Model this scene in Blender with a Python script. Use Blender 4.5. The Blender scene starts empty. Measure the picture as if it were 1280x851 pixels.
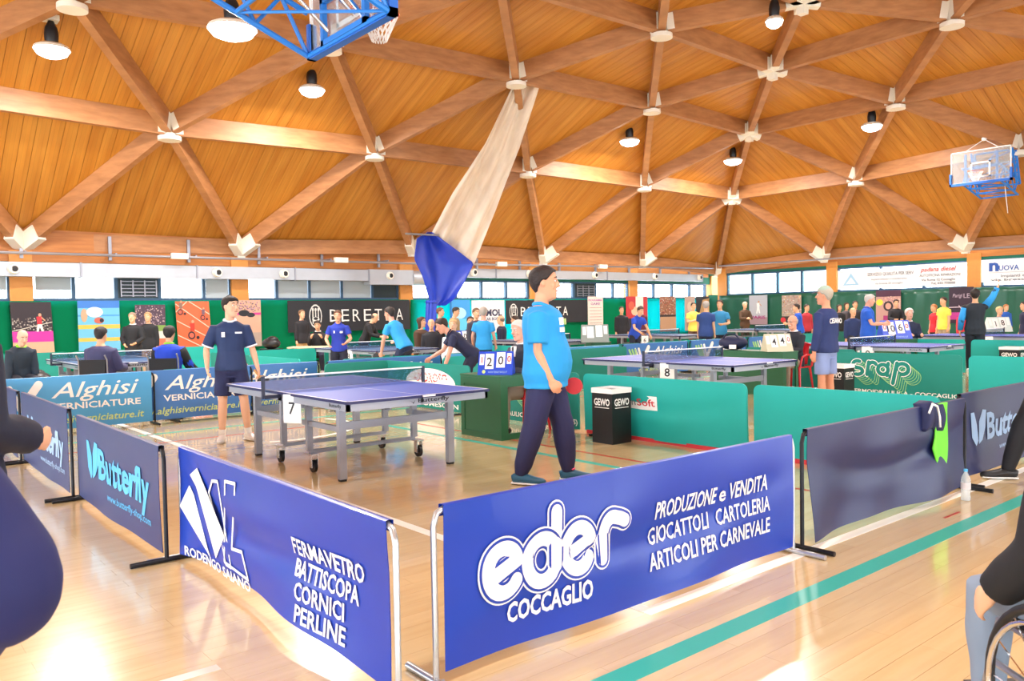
import bpy, bmesh, math, random
from mathutils import Vector, Matrix
random.seed(7)
PI = math.pi
scene = bpy.context.scene
col = scene.collection
# world axes are the court's: x along the front barriers, y away from them
# ---------------------------------------------------------------- camera
cam_d = bpy.data.cameras.new('camera'); cam = bpy.data.objects.new('camera', cam_d); col.objects.link(cam)
cam_d.sensor_width = 36; cam_d.lens = 36 * 1011.9 / 1280; cam_d.clip_start = .05; cam_d.clip_end = 400
cam.matrix_world = (Matrix.Translation((0, 0, 1.488)) @ Matrix.Rotation(math.radians(50.195 - 90), 4, 'Z')
                    @ Matrix.Rotation(PI / 2 - .0345, 4, 'X') @ Matrix.Rotation(-.0173, 4, 'Z'))
cam_d.dof.use_dof = True; cam_d.dof.focus_distance = 7.5; cam_d.dof.aperture_fstop = 9.0
scene.camera = cam
# ---------------------------------------------------------------- sky, exposure
W = bpy.data.worlds.new('sky'); scene.world = W; W.use_nodes = True
wb = W.node_tree.nodes['Background']; wb.inputs[0].default_value = (.82, .92, 1, 1); wb.inputs[1].default_value = 13.0
vs = scene.view_settings
vs.view_transform = 'Standard'; vs.look = 'None'; vs.gamma = 1; vs.use_curve_mapping = False; vs.exposure = -0.52
scene.cycles.use_denoising = True; scene.cycles.max_bounces = 7; scene.cycles.diffuse_bounces = 4
scene.cycles.sample_clamp_indirect = 6
# ---------------------------------------------------------------- area lamps added as daylight from presumed, unseen glazing behind the camera
def area(name, loc, rot, sx, sy, power, c=(1, 1, 1)):
    l = bpy.data.lights.new(name, 'AREA'); l.shape = 'RECTANGLE'; l.size = sx; l.size_y = sy; l.energy = power; l.color = c
    o = bpy.data.objects.new(name, l); col.objects.link(o); o.location = loc; o.rotation_euler = rot
area('daylight', (10, -11.6, 3.1), (math.radians(80), 0, 0), 40, 3.6, 1750, (.94, .97, 1))
area('daylight', (-10.6, 6, 3.1), (math.radians(80), 0, math.radians(-90)), 30, 3.6, 1000, (.94, .97, 1))
# ---------------------------------------------------------------- helpers
def lin(c):
    if isinstance(c, str): c = tuple(int(c[i:i + 2], 16) / 255 for i in (0, 2, 4))
    return tuple((v / 12.92 if v <= .04045 else ((v + .055) / 1.055) ** 2.4) for v in c) + (1,)
MATS = {}
def mat(name, c, rough=.6, metal=0, var=.0, scale=8, bump=0, coat=0, emit=0, alpha=1, trans=0, sheen=0, spec=.5):
    if name in MATS: return MATS[name]
    m = bpy.data.materials.new(name); m.use_nodes = True; N = m.node_tree.nodes; L = m.node_tree.links
    b = N['Principled BSDF']; b.inputs['Roughness'].default_value = rough; b.inputs['Metallic'].default_value = metal
    b.inputs['Base Color'].default_value = lin(c); b.inputs['Coat Weight'].default_value = coat
    b.inputs['Alpha'].default_value = alpha; b.inputs['Transmission Weight'].default_value = trans
    b.inputs['Sheen Weight'].default_value = sheen; b.inputs['Specular IOR Level'].default_value = spec
    if emit: b.inputs['Emission Color'].default_value = lin(c); b.inputs['Emission Strength'].default_value = emit
    if var or bump:
        t = N.new('ShaderNodeTexCoord'); n = N.new('ShaderNodeTexNoise'); n.inputs['Scale'].default_value = scale; n.inputs['Detail'].default_value = 3
        L.new(t.outputs['Object'], n.inputs['Vector'])
        if var:
            mx = N.new('ShaderNodeMix'); mx.data_type = 'RGBA'; k = lin(c)
            mx.inputs[6].default_value = tuple(v * (1 - var) for v in k[:3]) + (1,); mx.inputs[7].default_value = tuple(min(1, v * (1 + var)) for v in k[:3]) + (1,)
            L.new(n.outputs['Fac'], mx.inputs[0]); L.new(mx.outputs[2], b.inputs['Base Color'])
        if bump:
            bp = N.new('ShaderNodeBump'); bp.inputs['Strength'].default_value = bump; bp.inputs['Distance'].default_value = .02
            L.new(n.outputs['Fac'], bp.inputs['Height']); L.new(bp.outputs['Normal'], b.inputs['Normal'])
    MATS[name] = m
    return m
def thin(name, c, fac, rough=.1):
    """partly see-through thin sheet: glass, netting"""
    if name in MATS: return MATS[name]
    m = bpy.data.materials.new(name); m.use_nodes = True; N = m.node_tree.nodes; L = m.node_tree.links
    t = N.new('ShaderNodeBsdfTransparent'); mx = N.new('ShaderNodeMixShader'); b = N['Principled BSDF']
    b.inputs['Base Color'].default_value = lin(c); b.inputs['Roughness'].default_value = rough
    mx.inputs[0].default_value = fac; L.new(t.outputs[0], mx.inputs[1]); L.new(b.outputs[0], mx.inputs[2])
    L.new(mx.outputs[0], N['Material Output'].inputs[0]); MATS[name] = m
    return m
class MB:
    def __init__(s): s.v = []; s.f = []; s.mi = []; s.m = 0
    def add(s, vs, fs):
        o = len(s.v); s.v += [tuple(v) for v in vs]; s.f += [tuple(i + o for i in f) for f in fs]; s.mi += [s.m] * len(fs); return s
    def bx(s, x0, x1, y0, y1, z0, z1):
        return s.add([(x, y, z) for z in (z0, z1) for y in (y0, y1) for x in (x0, x1)],
                     [(0, 2, 3, 1), (4, 5, 7, 6), (0, 1, 5, 4), (2, 6, 7, 3), (0, 4, 6, 2), (1, 3, 7, 5)])
    def box(s, c, sz, R=None):
        q = [Vector((x * sz[0] / 2, y * sz[1] / 2, z * sz[2] / 2)) for z in (-1, 1) for y in (-1, 1) for x in (-1, 1)]
        q = [(R @ p if R else p) + Vector(c) for p in q]
        return s.add(q, [(0, 2, 3, 1), (4, 5, 7, 6), (0, 1, 5, 4), (2, 6, 7, 3), (0, 4, 6, 2), (1, 3, 7, 5)])
    def beam(s, p0, p1, w, h, up=(0, 0, 1)):
        """bar from p0 to p1; w across, h along up, centred"""
        p0 = Vector(p0); p1 = Vector(p1); d = (p1 - p0); L = d.length; d.normalize(); u = Vector(up)
        x = d.cross(u)
        if x.length < 1e-4: x = d.cross(Vector((1, 0, 0)))
        x.normalize(); u = x.cross(d)
        q = [p + x * a * w / 2 + u * b * h / 2 for p in (p0, p1) for (a, b) in ((-1, -1), (1, -1), (1, 1), (-1, 1))]
        return s.add(q, [(0, 3, 2, 1), (4, 5, 6, 7), (0, 1, 5, 4), (1, 2, 6, 5), (2, 3, 7, 6), (3, 0, 4, 7)])
    def tube(s, path, r, n=8, caps=True, closed=False, flat=None):
        """flat=(ky,vec): squash"""
        P = [Vector(p) for p in path]; k = len(P)
        R = r if isinstance(r, list) else [r] * k
        vs = []; prev = None
        for i, p in enumerate(P):
            a = P[i - 1] if (i or closed) else p; b = P[(i + 1) % k] if (i < k - 1 or closed) else p
            d = (b - a)
            if d.length < 1e-9: d = Vector((0, 0, 1))
            d.normalize()
            if prev is None:
                x = d.cross(Vector((0, 0, 1)))
                if x.length < .05: x = d.cross(Vector((1, 0, 0)))
            else: x = prev - d * prev.dot(d)
            x.normalize(); prev = x; y = d.cross(x)
            rr = R[i]; rx, ry = rr if isinstance(rr, tuple) else (rr, rr)
            for j in range(n):
                t = 2 * PI * j / n; vs.append(p + x * math.cos(t) * rx + y * math.sin(t) * ry)
        fs = []
        for i in range(k if closed else k - 1):
            for j in range(n):
                a = i * n + j; b = i * n + (j + 1) % n; c = ((i + 1) % k) * n + (j + 1) % n; d = ((i + 1) % k) * n + j
                fs.append((a, b, c, d))
        if caps and not closed: fs += [tuple(range(n))[::-1], tuple((k - 1) * n + j for j in range(n))]
        return s.add(vs, fs)
    def cyl(s, p0, p1, r, n=12): return s.tube([p0, p1], r, n)
    def ell(s, c, r, n=12, m=8, R=None):
        vs = []; c = Vector(c)
        for i in range(m + 1):
            f = PI * i / m
            for j in range(n):
                t = 2 * PI * j / n; p = Vector((r[0] * math.sin(f) * math.cos(t), r[1] * math.sin(f) * math.sin(t), r[2] * math.cos(f)))
                vs.append((R @ p if R else p) + c)
        fs = [(i * n + j, (i + 1) * n + j, (i + 1) * n + (j + 1) % n, i * n + (j + 1) % n) for i in range(m) for j in range(n)]
        return s.add(vs, fs)
    def lathe(s, prof, c=(0, 0, 0), n=20):
        vs = [(c[0] + r * math.cos(2 * PI * j / n), c[1] + r * math.sin(2 * PI * j / n), c[2] + z) for r, z in prof for j in range(n)]
        fs = [(i * n + j, i * n + (j + 1) % n, (i + 1) * n + (j + 1) % n, (i + 1) * n + j) for i in range(len(prof) - 1) for j in range(n)]
        return s.add(vs, fs)
    def prism(s, poly, fn, t):
        """poly 2d, fn(u,v,w)->3d, thickness t"""
        n = len(poly)
        return s.add([fn(u, v, 0) for u, v in poly] + [fn(u, v, t) for u, v in poly],
                     [tuple(range(n))[::-1], tuple(range(n, 2 * n))] + [(i, (i + 1) % n, n + (i + 1) % n, n + i) for i in range(n)])
    def grid(s, fn, nu, nv, t=None):
        """surface fn(u,v), u,v in 0..1; t: offset function giving a closed sheet"""
        vs = [fn(i / nu, j / nv) for j in range(nv + 1) for i in range(nu + 1)]
        q = lambda i, j: j * (nu + 1) + i
        fs = [(q(i, j), q(i + 1, j), q(i + 1, j + 1), q(i, j + 1)) for j in range(nv) for i in range(nu)]
        s.add(vs, fs)
        if t is not None:
            o = len(vs); T = Vector(t); b = len(s.v) - o
            s.add([Vector(v) + T for v in vs], [f[::-1] for f in fs])
            rim = [q(i, 0) for i in range(nu + 1)] + [q(nu, j) for j in range(1, nv + 1)] + [q(i, nv) for i in range(nu - 1, -1, -1)] + [q(0, j) for j in range(nv - 1, 0, -1)]
            for k in range(len(rim)):
                a = rim[k]; c = rim[(k + 1) % len(rim)]; s.f.append((b + c, b + a, b + o + a, b + o + c)); s.mi.append(s.m)
        return s
    def mesh(s, name, mats, smooth=None):
        me = bpy.data.meshes.new(name); me.from_pydata(s.v, [], s.f)
        for m in (mats if isinstance(mats, (list, tuple)) else [mats]): me.materials.append(m)
        if any(s.mi): me.polygons.foreach_set('material_index', s.mi)
        if smooth is not None:
            me.polygons.foreach_set('use_smooth', [True] * len(me.polygons))
            if smooth < 179: me.set_sharp_from_angle(angle=math.radians(smooth))
        me.update(); return me
def link(name, me, parent=None):
    o = bpy.data.objects.new(name, me); col.objects.link(o)
    if parent is not None: o.parent = parent
    return o
def obj(name, mb, m, parent=None, smooth=None, kind=None, label=None):
    o = link(name, mb.mesh(name, m, smooth), parent)
    if kind: o['kind'] = kind
    if label: o['label'] = label
    return o
def struct(name, mb, m, parent=None, smooth=None):
    o = obj(name, mb, m, parent, smooth)
    if parent is None: o['kind'] = 'structure'
    return o
def thing(name, label, cat, loc=(0, 0, 0), rz=0, group=None):
    o = link(name, None); o.location = loc; o.rotation_euler = (0, 0, rz)
    o['label'] = label; o['category'] = cat
    if group: o['group'] = group
    return o
def tag(o, label, cat, group=None):
    o['label'] = label; o['category'] = cat
    if group: o['group'] = group
    return o
def dup(o, parent=None, **kw):
    c = o.copy(); col.objects.link(c); c.parent = parent
    for ch in list(o.children): dup(ch, c)
    return c
def put(o, loc, rz=0, label=None, group=None):
    o.location = loc; o.rotation_euler = (0, 0, rz)
    if label: o['label'] = label
    if group: o['group'] = group
    return o
TXT = {}
def glyphs(s, bold=0, shear=0, space=1, res=2):
    """filled outline of a line of text, cap height about .7, as (verts, faces, width)"""
    k = (s, bold, shear, space)
    if k in TXT: return TXT[k]
    c = bpy.data.curves.new('t', 'FONT'); c.body = s; c.size = 1; c.offset = bold; c.shear = shear; c.space_character = space; c.resolution_u = res
    o = bpy.data.objects.new('t', c); dg = bpy.context.evaluated_depsgraph_get()
    me = bpy.data.meshes.new_from_object(o)
    vs = [(v.co.x, v.co.y) for v in me.vertices]; fs = [tuple(p.vertices) for p in me.polygons]
    bpy.data.objects.remove(o); bpy.data.curves.remove(c); bpy.data.meshes.remove(me)
    if not vs: vs = [(0, 0)]
    x0 = min(v[0] for v in vs); x1 = max(v[0] for v in vs)
    TXT[k] = ([(x - x0, y) for x, y in vs], fs, x1 - x0); return TXT[k]
def text(mb, s, fn, u, v, w=None, h=None, bold=0, shear=0, space=1, slope=0, align='l'):
    """write s with its left baseline at (u,v) on surface fn(u,v); cap height h, squeezed to width w"""
    vs, fs, wd = glyphs(s, bold, shear, space)
    sy = (h / .7) if h else w / wd
    sx = (w / wd) if w else sy
    o = {'l': 0, 'c': -wd * sx / 2, 'r': -wd * sx}[align]
    return mb.add([fn(u + o + x * sx, v + y * sy + slope * x * sx) for x, y in vs], fs)
def stroke(mb, pts, w, fn, n=8, closed=False):
    """flat ribbon with round ends along 2d points"""
    for i in range(len(pts) - (0 if closed else 1)):
        (x0, y0), (x1, y1) = pts[i], pts[(i + 1) % len(pts)]; a = math.atan2(y1 - y0, x1 - x0)
        q = [(x0 + w / 2 * math.cos(a + PI / 2 + PI * k / n), y0 + w / 2 * math.sin(a + PI / 2 + PI * k / n)) for k in range(n + 1)] + \
            [(x1 + w / 2 * math.cos(a - PI / 2 + PI * k / n), y1 + w / 2 * math.sin(a - PI / 2 + PI * k / n)) for k in range(n + 1)]
        mb.add([fn(*p) for p in q], [tuple(range(len(q)))])
    return mb
def arc(cx, cy, rx, ry, a0, a1, n=16):
    return [(cx + rx * math.cos(math.radians(a0 + (a1 - a0) * i / n)), cy + ry * math.sin(math.radians(a0 + (a1 - a0) * i / n))) for i in range(n + 1)]
def V(p, q, t): return tuple(a + (b - a) * t for a, b in zip(p, q))
# ================================================================ SETTING
def wood_mat(name, c1, c2, axis, sc=(1, 1, 1), rough=.45, coat=0, line=None):
    m = bpy.data.materials.new(name); m.use_nodes = True; N = m.node_tree.nodes; L = m.node_tree.links; b = N['Principled BSDF']
    t = N.new('ShaderNodeTexCoord'); mp = N.new('ShaderNodeMapping'); mp.inputs['Scale'].default_value = sc
    n = N.new('ShaderNodeTexNoise'); n.inputs['Scale'].default_value = 1; n.inputs['Detail'].default_value = 5
    g = N.new('ShaderNodeNewGeometry'); L.new(g.outputs['Position'], mp.inputs[0]); L.new(mp.outputs[0], n.inputs['Vector'])
    r = N.new('ShaderNodeValToRGB'); r.color_ramp.elements[0].position = .3; r.color_ramp.elements[1].position = .7
    r.color_ramp.elements[0].color = lin(c1); r.color_ramp.elements[1].color = lin(c2)
    L.new(n.outputs['Fac'], r.inputs[0]); out = r.outputs[0]
    if line:  # fine tongue-and-groove lines inside the boards
        sx = N.new('ShaderNodeSeparateXYZ'); L.new(g.outputs['Position'], sx.inputs[0])
        a = N.new('ShaderNodeMath'); a.operation = 'MULTIPLY'; a.inputs[1].default_value = 1 / line; L.new(sx.outputs[axis], a.inputs[0])
        f = N.new('ShaderNodeMath'); f.operation = 'FRACT'; L.new(a.outputs[0], f.inputs[0])
        k = N.new('ShaderNodeMath'); k.operation = 'LESS_THAN'; k.inputs[1].default_value = .12; L.new(f.outputs[0], k.inputs[0])
        fl = N.new('ShaderNodeMath'); fl.operation = 'FLOOR'; L.new(a.outputs[0], fl.inputs[0])
        wn = N.new('ShaderNodeTexWhiteNoise'); wn.noise_dimensions = '1D'; L.new(fl.outputs[0], wn.inputs['W'])
        mr = N.new('ShaderNodeMapRange'); mr.inputs[3].default_value = .92; mr.inputs[4].default_value = 1.04; L.new(wn.outputs[0], mr.inputs[0])
        sb = N.new('ShaderNodeMath'); sb.operation = 'MULTIPLY_ADD'; sb.inputs[1].default_value = -.16; L.new(k.outputs[0], sb.inputs[0]); L.new(mr.outputs[0], sb.inputs[2])
        vm = N.new('ShaderNodeVectorMath'); vm.operation = 'SCALE'; L.new(out, vm.inputs[0]); L.new(sb.outputs[0], vm.inputs['Scale']); out = vm.outputs[0]
    L.new(out, b.inputs['Base Color']); b.inputs['Roughness'].default_value = rough; b.inputs['Coat Weight'].default_value = coat
    return m
board_l = wood_mat('ceiling boards down the left slope', 'b8741f', 'cf9038', 'X', (5, .5, .5), line=.093)
board_r = wood_mat('ceiling boards down the right slope', 'b8741f', 'cf9038', 'Y', (.5, 5, .5), line=.093)
beam_m = wood_mat('glulam beam', 'a06c42', 'bb8454', 'X', (2, 2, 9), .5)
fascia_m = wood_mat('wood fascia', 'a8642a', 'c07c3a', 'X', (1, 1, 12), .5)
pillar_m = mat('pillar wood', 'd08a3e', .5, var=.1)
white_m = mat('white painted steel', 'eeeadd', .45)
grey_m = mat('grey steel', '9a9ca6', .35, .6)
duct_m = mat('galvanised duct', 'b4bac2', .4, .35, var=.1, scale=2)
dark_m = mat('dark frame', '14323a', .5)
black_m = mat('black plastic', '15161a', .45)
blackm_m = mat('black steel', '1c1d22', .4, .5)
chrome_m = mat('chrome', 'd8dade', .18, 1)

# ---- floor
def floor_mat():
    m = bpy.data.materials.new('varnished parquet'); m.use_nodes = True; N = m.node_tree.nodes; L = m.node_tree.links; b = N['Principled BSDF']
    g = N.new('ShaderNodeNewGeometry'); br = N.new('ShaderNodeTexBrick'); L.new(g.outputs['Position'], br.inputs['Vector'])
    br.offset = .5; br.offset_frequency = 2; br.inputs['Scale'].default_value = 1; br.inputs['Brick Width'].default_value = 1.2; br.inputs['Row Height'].default_value = .13
    br.inputs['Mortar Size'].default_value = .0007; br.inputs['Bias'].default_value = 0
    br.inputs['Color1'].default_value = lin('dcc290'); br.inputs['Color2'].default_value = lin('e4cb9a'); br.inputs['Mortar'].default_value = lin('d4b27c')
    mp = N.new('ShaderNodeMapping'); mp.inputs['Scale'].default_value = (1.2, 14, 1); n = N.new('ShaderNodeTexNoise'); n.inputs['Detail'].default_value = 4; n.inputs['Scale'].default_value = 1.5
    L.new(g.outputs['Position'], mp.inputs[0]); L.new(mp.outputs[0], n.inputs['Vector'])
    mx = N.new('ShaderNodeMix'); mx.data_type = 'RGBA'; mx.blend_type = 'MULTIPLY'; mx.inputs[0].default_value = .35
    r = N.new('ShaderNodeValToRGB'); r.color_ramp.elements[0].position = .35; r.color_ramp.elements[1].position = .6
    r.color_ramp.elements[0].color = (.84, .78, .70, 1); r.color_ramp.elements[1].color = (1, 1, 1, 1)
    L.new(n.outputs['Fac'], r.inputs[0]); L.new(br.outputs['Color'], mx.inputs[6]); L.new(r.outputs[0], mx.inputs[7]); L.new(mx.outputs[2], b.inputs['Base Color'])
    b.inputs['Roughness'].default_value = .2; b.inputs['Specular IOR Level'].default_value = .7
    b.inputs['Coat Weight'].default_value = .8; b.inputs['Coat Roughness'].default_value = .08
    return m
parquet = floor_mat()
X0, X1, Y0, Y1 = -11., 32.6, -12., 24.15
floor = struct('floor', MB().bx(X0 - 1, X1 + 1, Y0 - 1, Y1 + 1, -.2, -.008), parquet)
# planks laid one by one where the photograph shows them large, joined further out
pg_x0, pg_x1, pg_y0, pg_y1 = -1.2, 9.6, 1.56, 7.15
cand = []
j = int(pg_y0 / .13)
cf = Vector((.640, .768)); cr = Vector((.768, -.640))
while j * .13 < pg_y1:
    i = int(pg_x0 / 1.2) - 1
    while i * 1.2 < pg_x1:
        x = i * 1.2 + (.6 if j % 2 == 0 else 0); c = Vector((x + .6, j * .13 + .065)); d = c.dot(cf); s = c.dot(cr)
        if d > 2.6 and abs(s) < d * .70 + .8: cand.append((d, x, j * .13))
        i += 1
    j += 1
cand.sort(); pk = MB().bx(0, 1.1994, 0, .1292, -.008, 0).mesh('plank', parquet); rest = MB()
for k, (d, x, y) in enumerate(cand):
    if k < 300: o = link('plank', pk, floor); o.location = (x, y, 0)
    else: rest.bx(x, x + 1.1994, y, y + .1292, -.008, 0)
for y0, y1, x0, x1 in ((Y0, pg_y0 - .0, X0, X1),):
    pass
obj('further_planks', rest, parquet, floor, kind='stuff')
used = {(round(x, 2), round(y, 2)) for d, x, y in cand}
rest = MB(); j = int(-12 / .13)
while j * .13 < 24.1:
    run = None; i = -10
    while i * 1.2 < 33:
        x = i * 1.2 + (.6 if j % 2 == 0 else 0)
        hit = (round(x, 2), round(j * .13, 2)) in used
        if hit:
            if run is not None: rest.bx(run, x, j * .13, j * .13 + .1285, -.008, 0); run = None
        elif run is None: run = x
        i += 1
    if run is not None: rest.bx(run, 33.2, j * .13, j * .13 + .1285, -.008, 0)
    j += 1
obj('plank_rows', rest, parquet, floor, kind='stuff')
teal_p = mat('teal floor paint', '3fb3a4', .3); white_p = mat('white floor paint', 'f3efe6', .3); red_p = mat('red floor paint', 'b5402c', .3); pale_p = mat('pale floor paint', 'e0d4c4', .35)
def line(m, x0, x1, y0, y1, lab): obj('painted_line', MB().bx(x0, x1, y0, y1, -.001, .0015), m, floor, label=lab)
line(teal_p, -10, 32, 2.16, 2.28, 'teal painted line along the front of the court')
line(white_p, 3.0, 3.08, 2.58, 12.8, 'white painted side line')
line(white_p, 3.08, 32, 2.58, 2.66, 'white painted line under the front barriers')
line(pale_p, -10, 1.2, 3.4, 3.46, 'pale painted line at left')
line(red_p, 1.5, 31, 10.1, 10.14, 'thin red line'); line(red_p, 6.0, 6.04, 2.9, 10, 'thin red line')
line(teal_p, 5.6, 5.68, 4.0, 10.5, 'teal line across the court'); line(red_p, 5.9, 6.15, 2.38, 2.40, 'short red tape mark')
line(teal_p, 1.6, 31, 10.9, 10.98, 'teal line behind the table')
mb = MB()
pts = arc(4.3, 10.3, 1.2, 1.2, 250, 380, 24)
for i in range(24):
    (x0, y0), (x1, y1) = pts[i], pts[i + 1]; k = .93; cx, cy = 4.3, 10.3
    f = lambda x, y, s: (cx + (x - cx) * s, cy + (y - cy) * s, .0015)
    mb.add([f(x0, y0, k), f(x1, y1, k), f(x1, y1, 1), f(x0, y0, 1)], [(0, 1, 2, 3)])
obj('painted_line', mb, white_p, floor, label='white curved line')

# ---- the timber roof: nodes of the triangular beam grid
ND = {('L', 0, 0): (32.64, 23.63, 3.38), ('L', 0, 1): (27.06, 23.50, 3.67), ('L', 0, 2): (21.34, 23.61, 3.68), ('L', 0, 3): (15.44, 23.86, 3.84), ('L', 0, 4): (9.46, 24.14, 3.63), ('L', 0, 5): (3.77, 24.26, 3.58),
      ('L', 1, 0): (28.49, 19.88, 5.96), ('L', 1, 1): (23.04, 19.89, 5.99), ('L', 1, 2): (17.50, 20.04, 6.01), ('L', 1, 3): (11.90, 20.24, 6.00), ('L', 1, 4): (6.34, 20.41, 5.90),
      ('L', 2, 0): (24.75, 16.53, 7.51), ('L', 2, 1): (19.53, 16.51, 7.66), ('L', 2, 2): (14.21, 16.69, 7.65), ('L', 2, 3): (8.84, 16.90, 7.58), ('L', 2, 4): (3.61, 17.07, 7.42),
      ('L', 3, 0): (20.96, 13.21, 8.24), ('L', 3, 1): (15.99, 13.18, 8.35), ('L', 4, 0): (18.23, 10.67, 8.77),
      ('R', 0, 1): (32.31, 17.97, 3.72), ('R', 0, 2): (32.01, 12.24, 3.72), ('R', 1, 1): (28.20, 14.45, 5.93), ('R', 1, 2): (27.81, 9.09, 6.10), ('R', 2, 1): (24.48, 11.31, 7.46), ('R', 3, 1): (20.70, 8.23, 8.23)}
RZ = [3.66, 5.98, 7.55, 8.27, 8.77, 9.05, 9.15]; RY = [23.9, 20.1, 16.7, 13.2, 10.67, 8.1, 5.8]
SX = [32.64, 28.49, 24.75, 20.96, 18.23, 15.5, 12.9]  # seam
def node(s, r, i):
    if s == 'R' and i == 0: s = 'L'
    if (s, r, i) in ND: return ND[(s, r, i)]
    if s == 'L':
        last = max([k for (a, b, k) in ND if a == 'L' and b == r] or [0]); base = ND.get(('L', r, last), (SX[r], RY[r], RZ[r]))
        st = 5.75 - .2 * r
        return (base[0] - (i - last) * st, RY[r], RZ[r])
    m = 6 - r; y0 = RY[r]; y1 = 2 * RY[6] - y0
    last = max([k for (a, b, k) in ND if a == 'R' and b == r] or [0])
    ys = ND[('R', r, last)][1] if last else y0
    t = (i - last) / (m - last) if m > last else 0
    return (SX[r], ys + (y1 - ys) * t, RZ[r])
mir = lambda p: (p[0], 2 * RY[6] - p[1], p[2])
beams = set(); tris = []; nodes = {}
NI = 8
def reg(p, s):
    k = tuple(round(c, 2) for c in p); nodes[k] = s if s == 'S' or nodes.get(k) != 'S' else 'S'; return k
def e(a, b): beams.add(tuple(sorted((a, b))))
for side in (0, 1):
    g = (lambda r, i: node('L', r, i)) if side == 0 else (lambda r, i: mir(node('L', r, i)))
    for r in range(6):
        for i in range(NI):
            a, b = reg(g(r, i), 'L'), reg(g(r, i + 1), 'L'); c = reg(g(r + 1, i), 'L'); d = reg(g(r + 1, i + 1), 'L')
            e(a, b); e(a, c); e(b, c); tris.append(((a, b, c), 'L'))
            if i < NI - 0: e(c, d) if r == 5 else None; tris.append(((b, d, c), 'L'))
for r in range(6):
    for i in range(6 - r):
        a, b = reg(node('R', r, i), 'R'), reg(node('R', r, i + 1), 'R'); c = reg(node('R', r + 1, i) if r < 5 else node('L', 6, 0), 'R')
        if i == 0: a = reg(node('L', r, 0), 'S'); c = reg(node('L', r + 1, 0), 'S')
        if i == 6 - r - 1: b = reg(mir(node('L', r, 0)), 'R')
        if r < 5 and i == 6 - r - 1: c = reg(mir(node('L', r + 1, 0)), 'R')
        e(a, b); e(a, c); e(b, c); tris.append(((a, b, c), 'R'))
        if i < 5 - r:
            d = reg(node('R', r + 1, i + 1), 'R')
            if i + 1 == 5 - r: d = reg(mir(node('L', r + 1, 0)), 'R')
            tris.append(((b, d, c), 'R'))
ceiling = link('ceiling', None); ceiling['kind'] = 'structure'
camp = Vector((0, 0, 1.488))
def up(p):
    h = .2 if p[2] < 4.2 else .46
    return Vector((p[0], p[1], p[2] + h))
tl = sorted(tris, key=lambda t: (sum((Vector(p) for p in t[0]), Vector()) / 3 - camp).length)
nb = 0
def inview(c):
    d = Vector(c) - camp; f = d.x * .64 + d.y * .768; s = d.x * .768 - d.y * .64
    return f > 1 and abs(s) < f * .75 and d.z < f * .62
for (tri, s) in tl:
    P = [up(p) for p in tri]; n = (P[1] - P[0]).cross(P[2] - P[0]); 
    if n.z < 0: n = -n
    n.normalize(); m = board_l if s == 'L' else board_r; ax = 0 if s == 'L' else 1
    rp = obj('roof_panel', MB().prism([(0, 0), (1, 0), (0, 1)], lambda u, v, w: P[0] + (P[1] - P[0]) * u + (P[2] - P[0]) * v + n * (w + .03), .05), m, ceiling)
    lo = min(p[ax] for p in P); hi = max(p[ax] for p in P); wdt = .28
    k0 = math.floor(lo / wdt); strips = []
    for k in range(k0, math.ceil(hi / wdt)):
        poly = list(P)
        for sgn, lim in ((1, k * wdt + .004), (-1, (k + 1) * wdt - .004)):
            out = []
            for q in range(len(poly)):
                A, B = poly[q], poly[(q + 1) % len(poly)]; da = sgn * (A[ax] - lim); db = sgn * (B[ax] - lim)
                if da >= 0: out.append(A)
                if (da > 0) != (db > 0) and abs(da - db) > 1e-9: out.append(A + (B - A) * (da / (da - db)))
            poly = out
            if len(poly) < 3: break
        if len(poly) >= 3: strips.append(poly)
    near = any(inview(p) for p in P) or inview(sum(P, Vector()) / 3)
    big = near and nb + len(strips) <= 300
    jm = MB()
    for poly in strips:
        q = len(poly); mb = MB() if big else jm
        mb.add([v for v in poly] + [v + n * .03 for v in poly], [tuple(range(q)), tuple(range(q, 2 * q))[::-1]] + [(a, (a + 1) % q, q + (a + 1) % q, q + a) for a in range(q)])
        if big: obj('board', mb, m, rp); nb += 1
    if not big and strips: obj('boards', jm, m, rp, kind='stuff')
for a, b in beams:
    A, B = Vector(a), Vector(b); ha = .2 if a[2] < 4.2 else .5; hb = .2 if b[2] < 4.2 else .5
    mb = MB(); d = (B - A).normalized(); x = d.cross(Vector((0, 0, 1))).normalized() * .095; A = A + d * .16; B = B - d * .16
    base = a[2] < 4.2 and b[2] < 4.2
    h = .5; dz = Vector((0, 0, 1))
    la, lb = (A - dz * (h - ha), B - dz * (h - hb)) if not base else (A - dz * .25, B - dz * .25)
    q = [la - x, la + x, lb + x, lb - x, A + dz * ha - x, A + dz * ha + x, B + dz * hb + x, B + dz * hb - x]
    mb.add(q, [(0, 3, 2, 1), (4, 5, 6, 7), (0, 1, 5, 4), (1, 2, 6, 5), (2, 3, 7, 6), (3, 0, 4, 7)])
    obj('roof_beam', mb, beam_m, ceiling)
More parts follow.
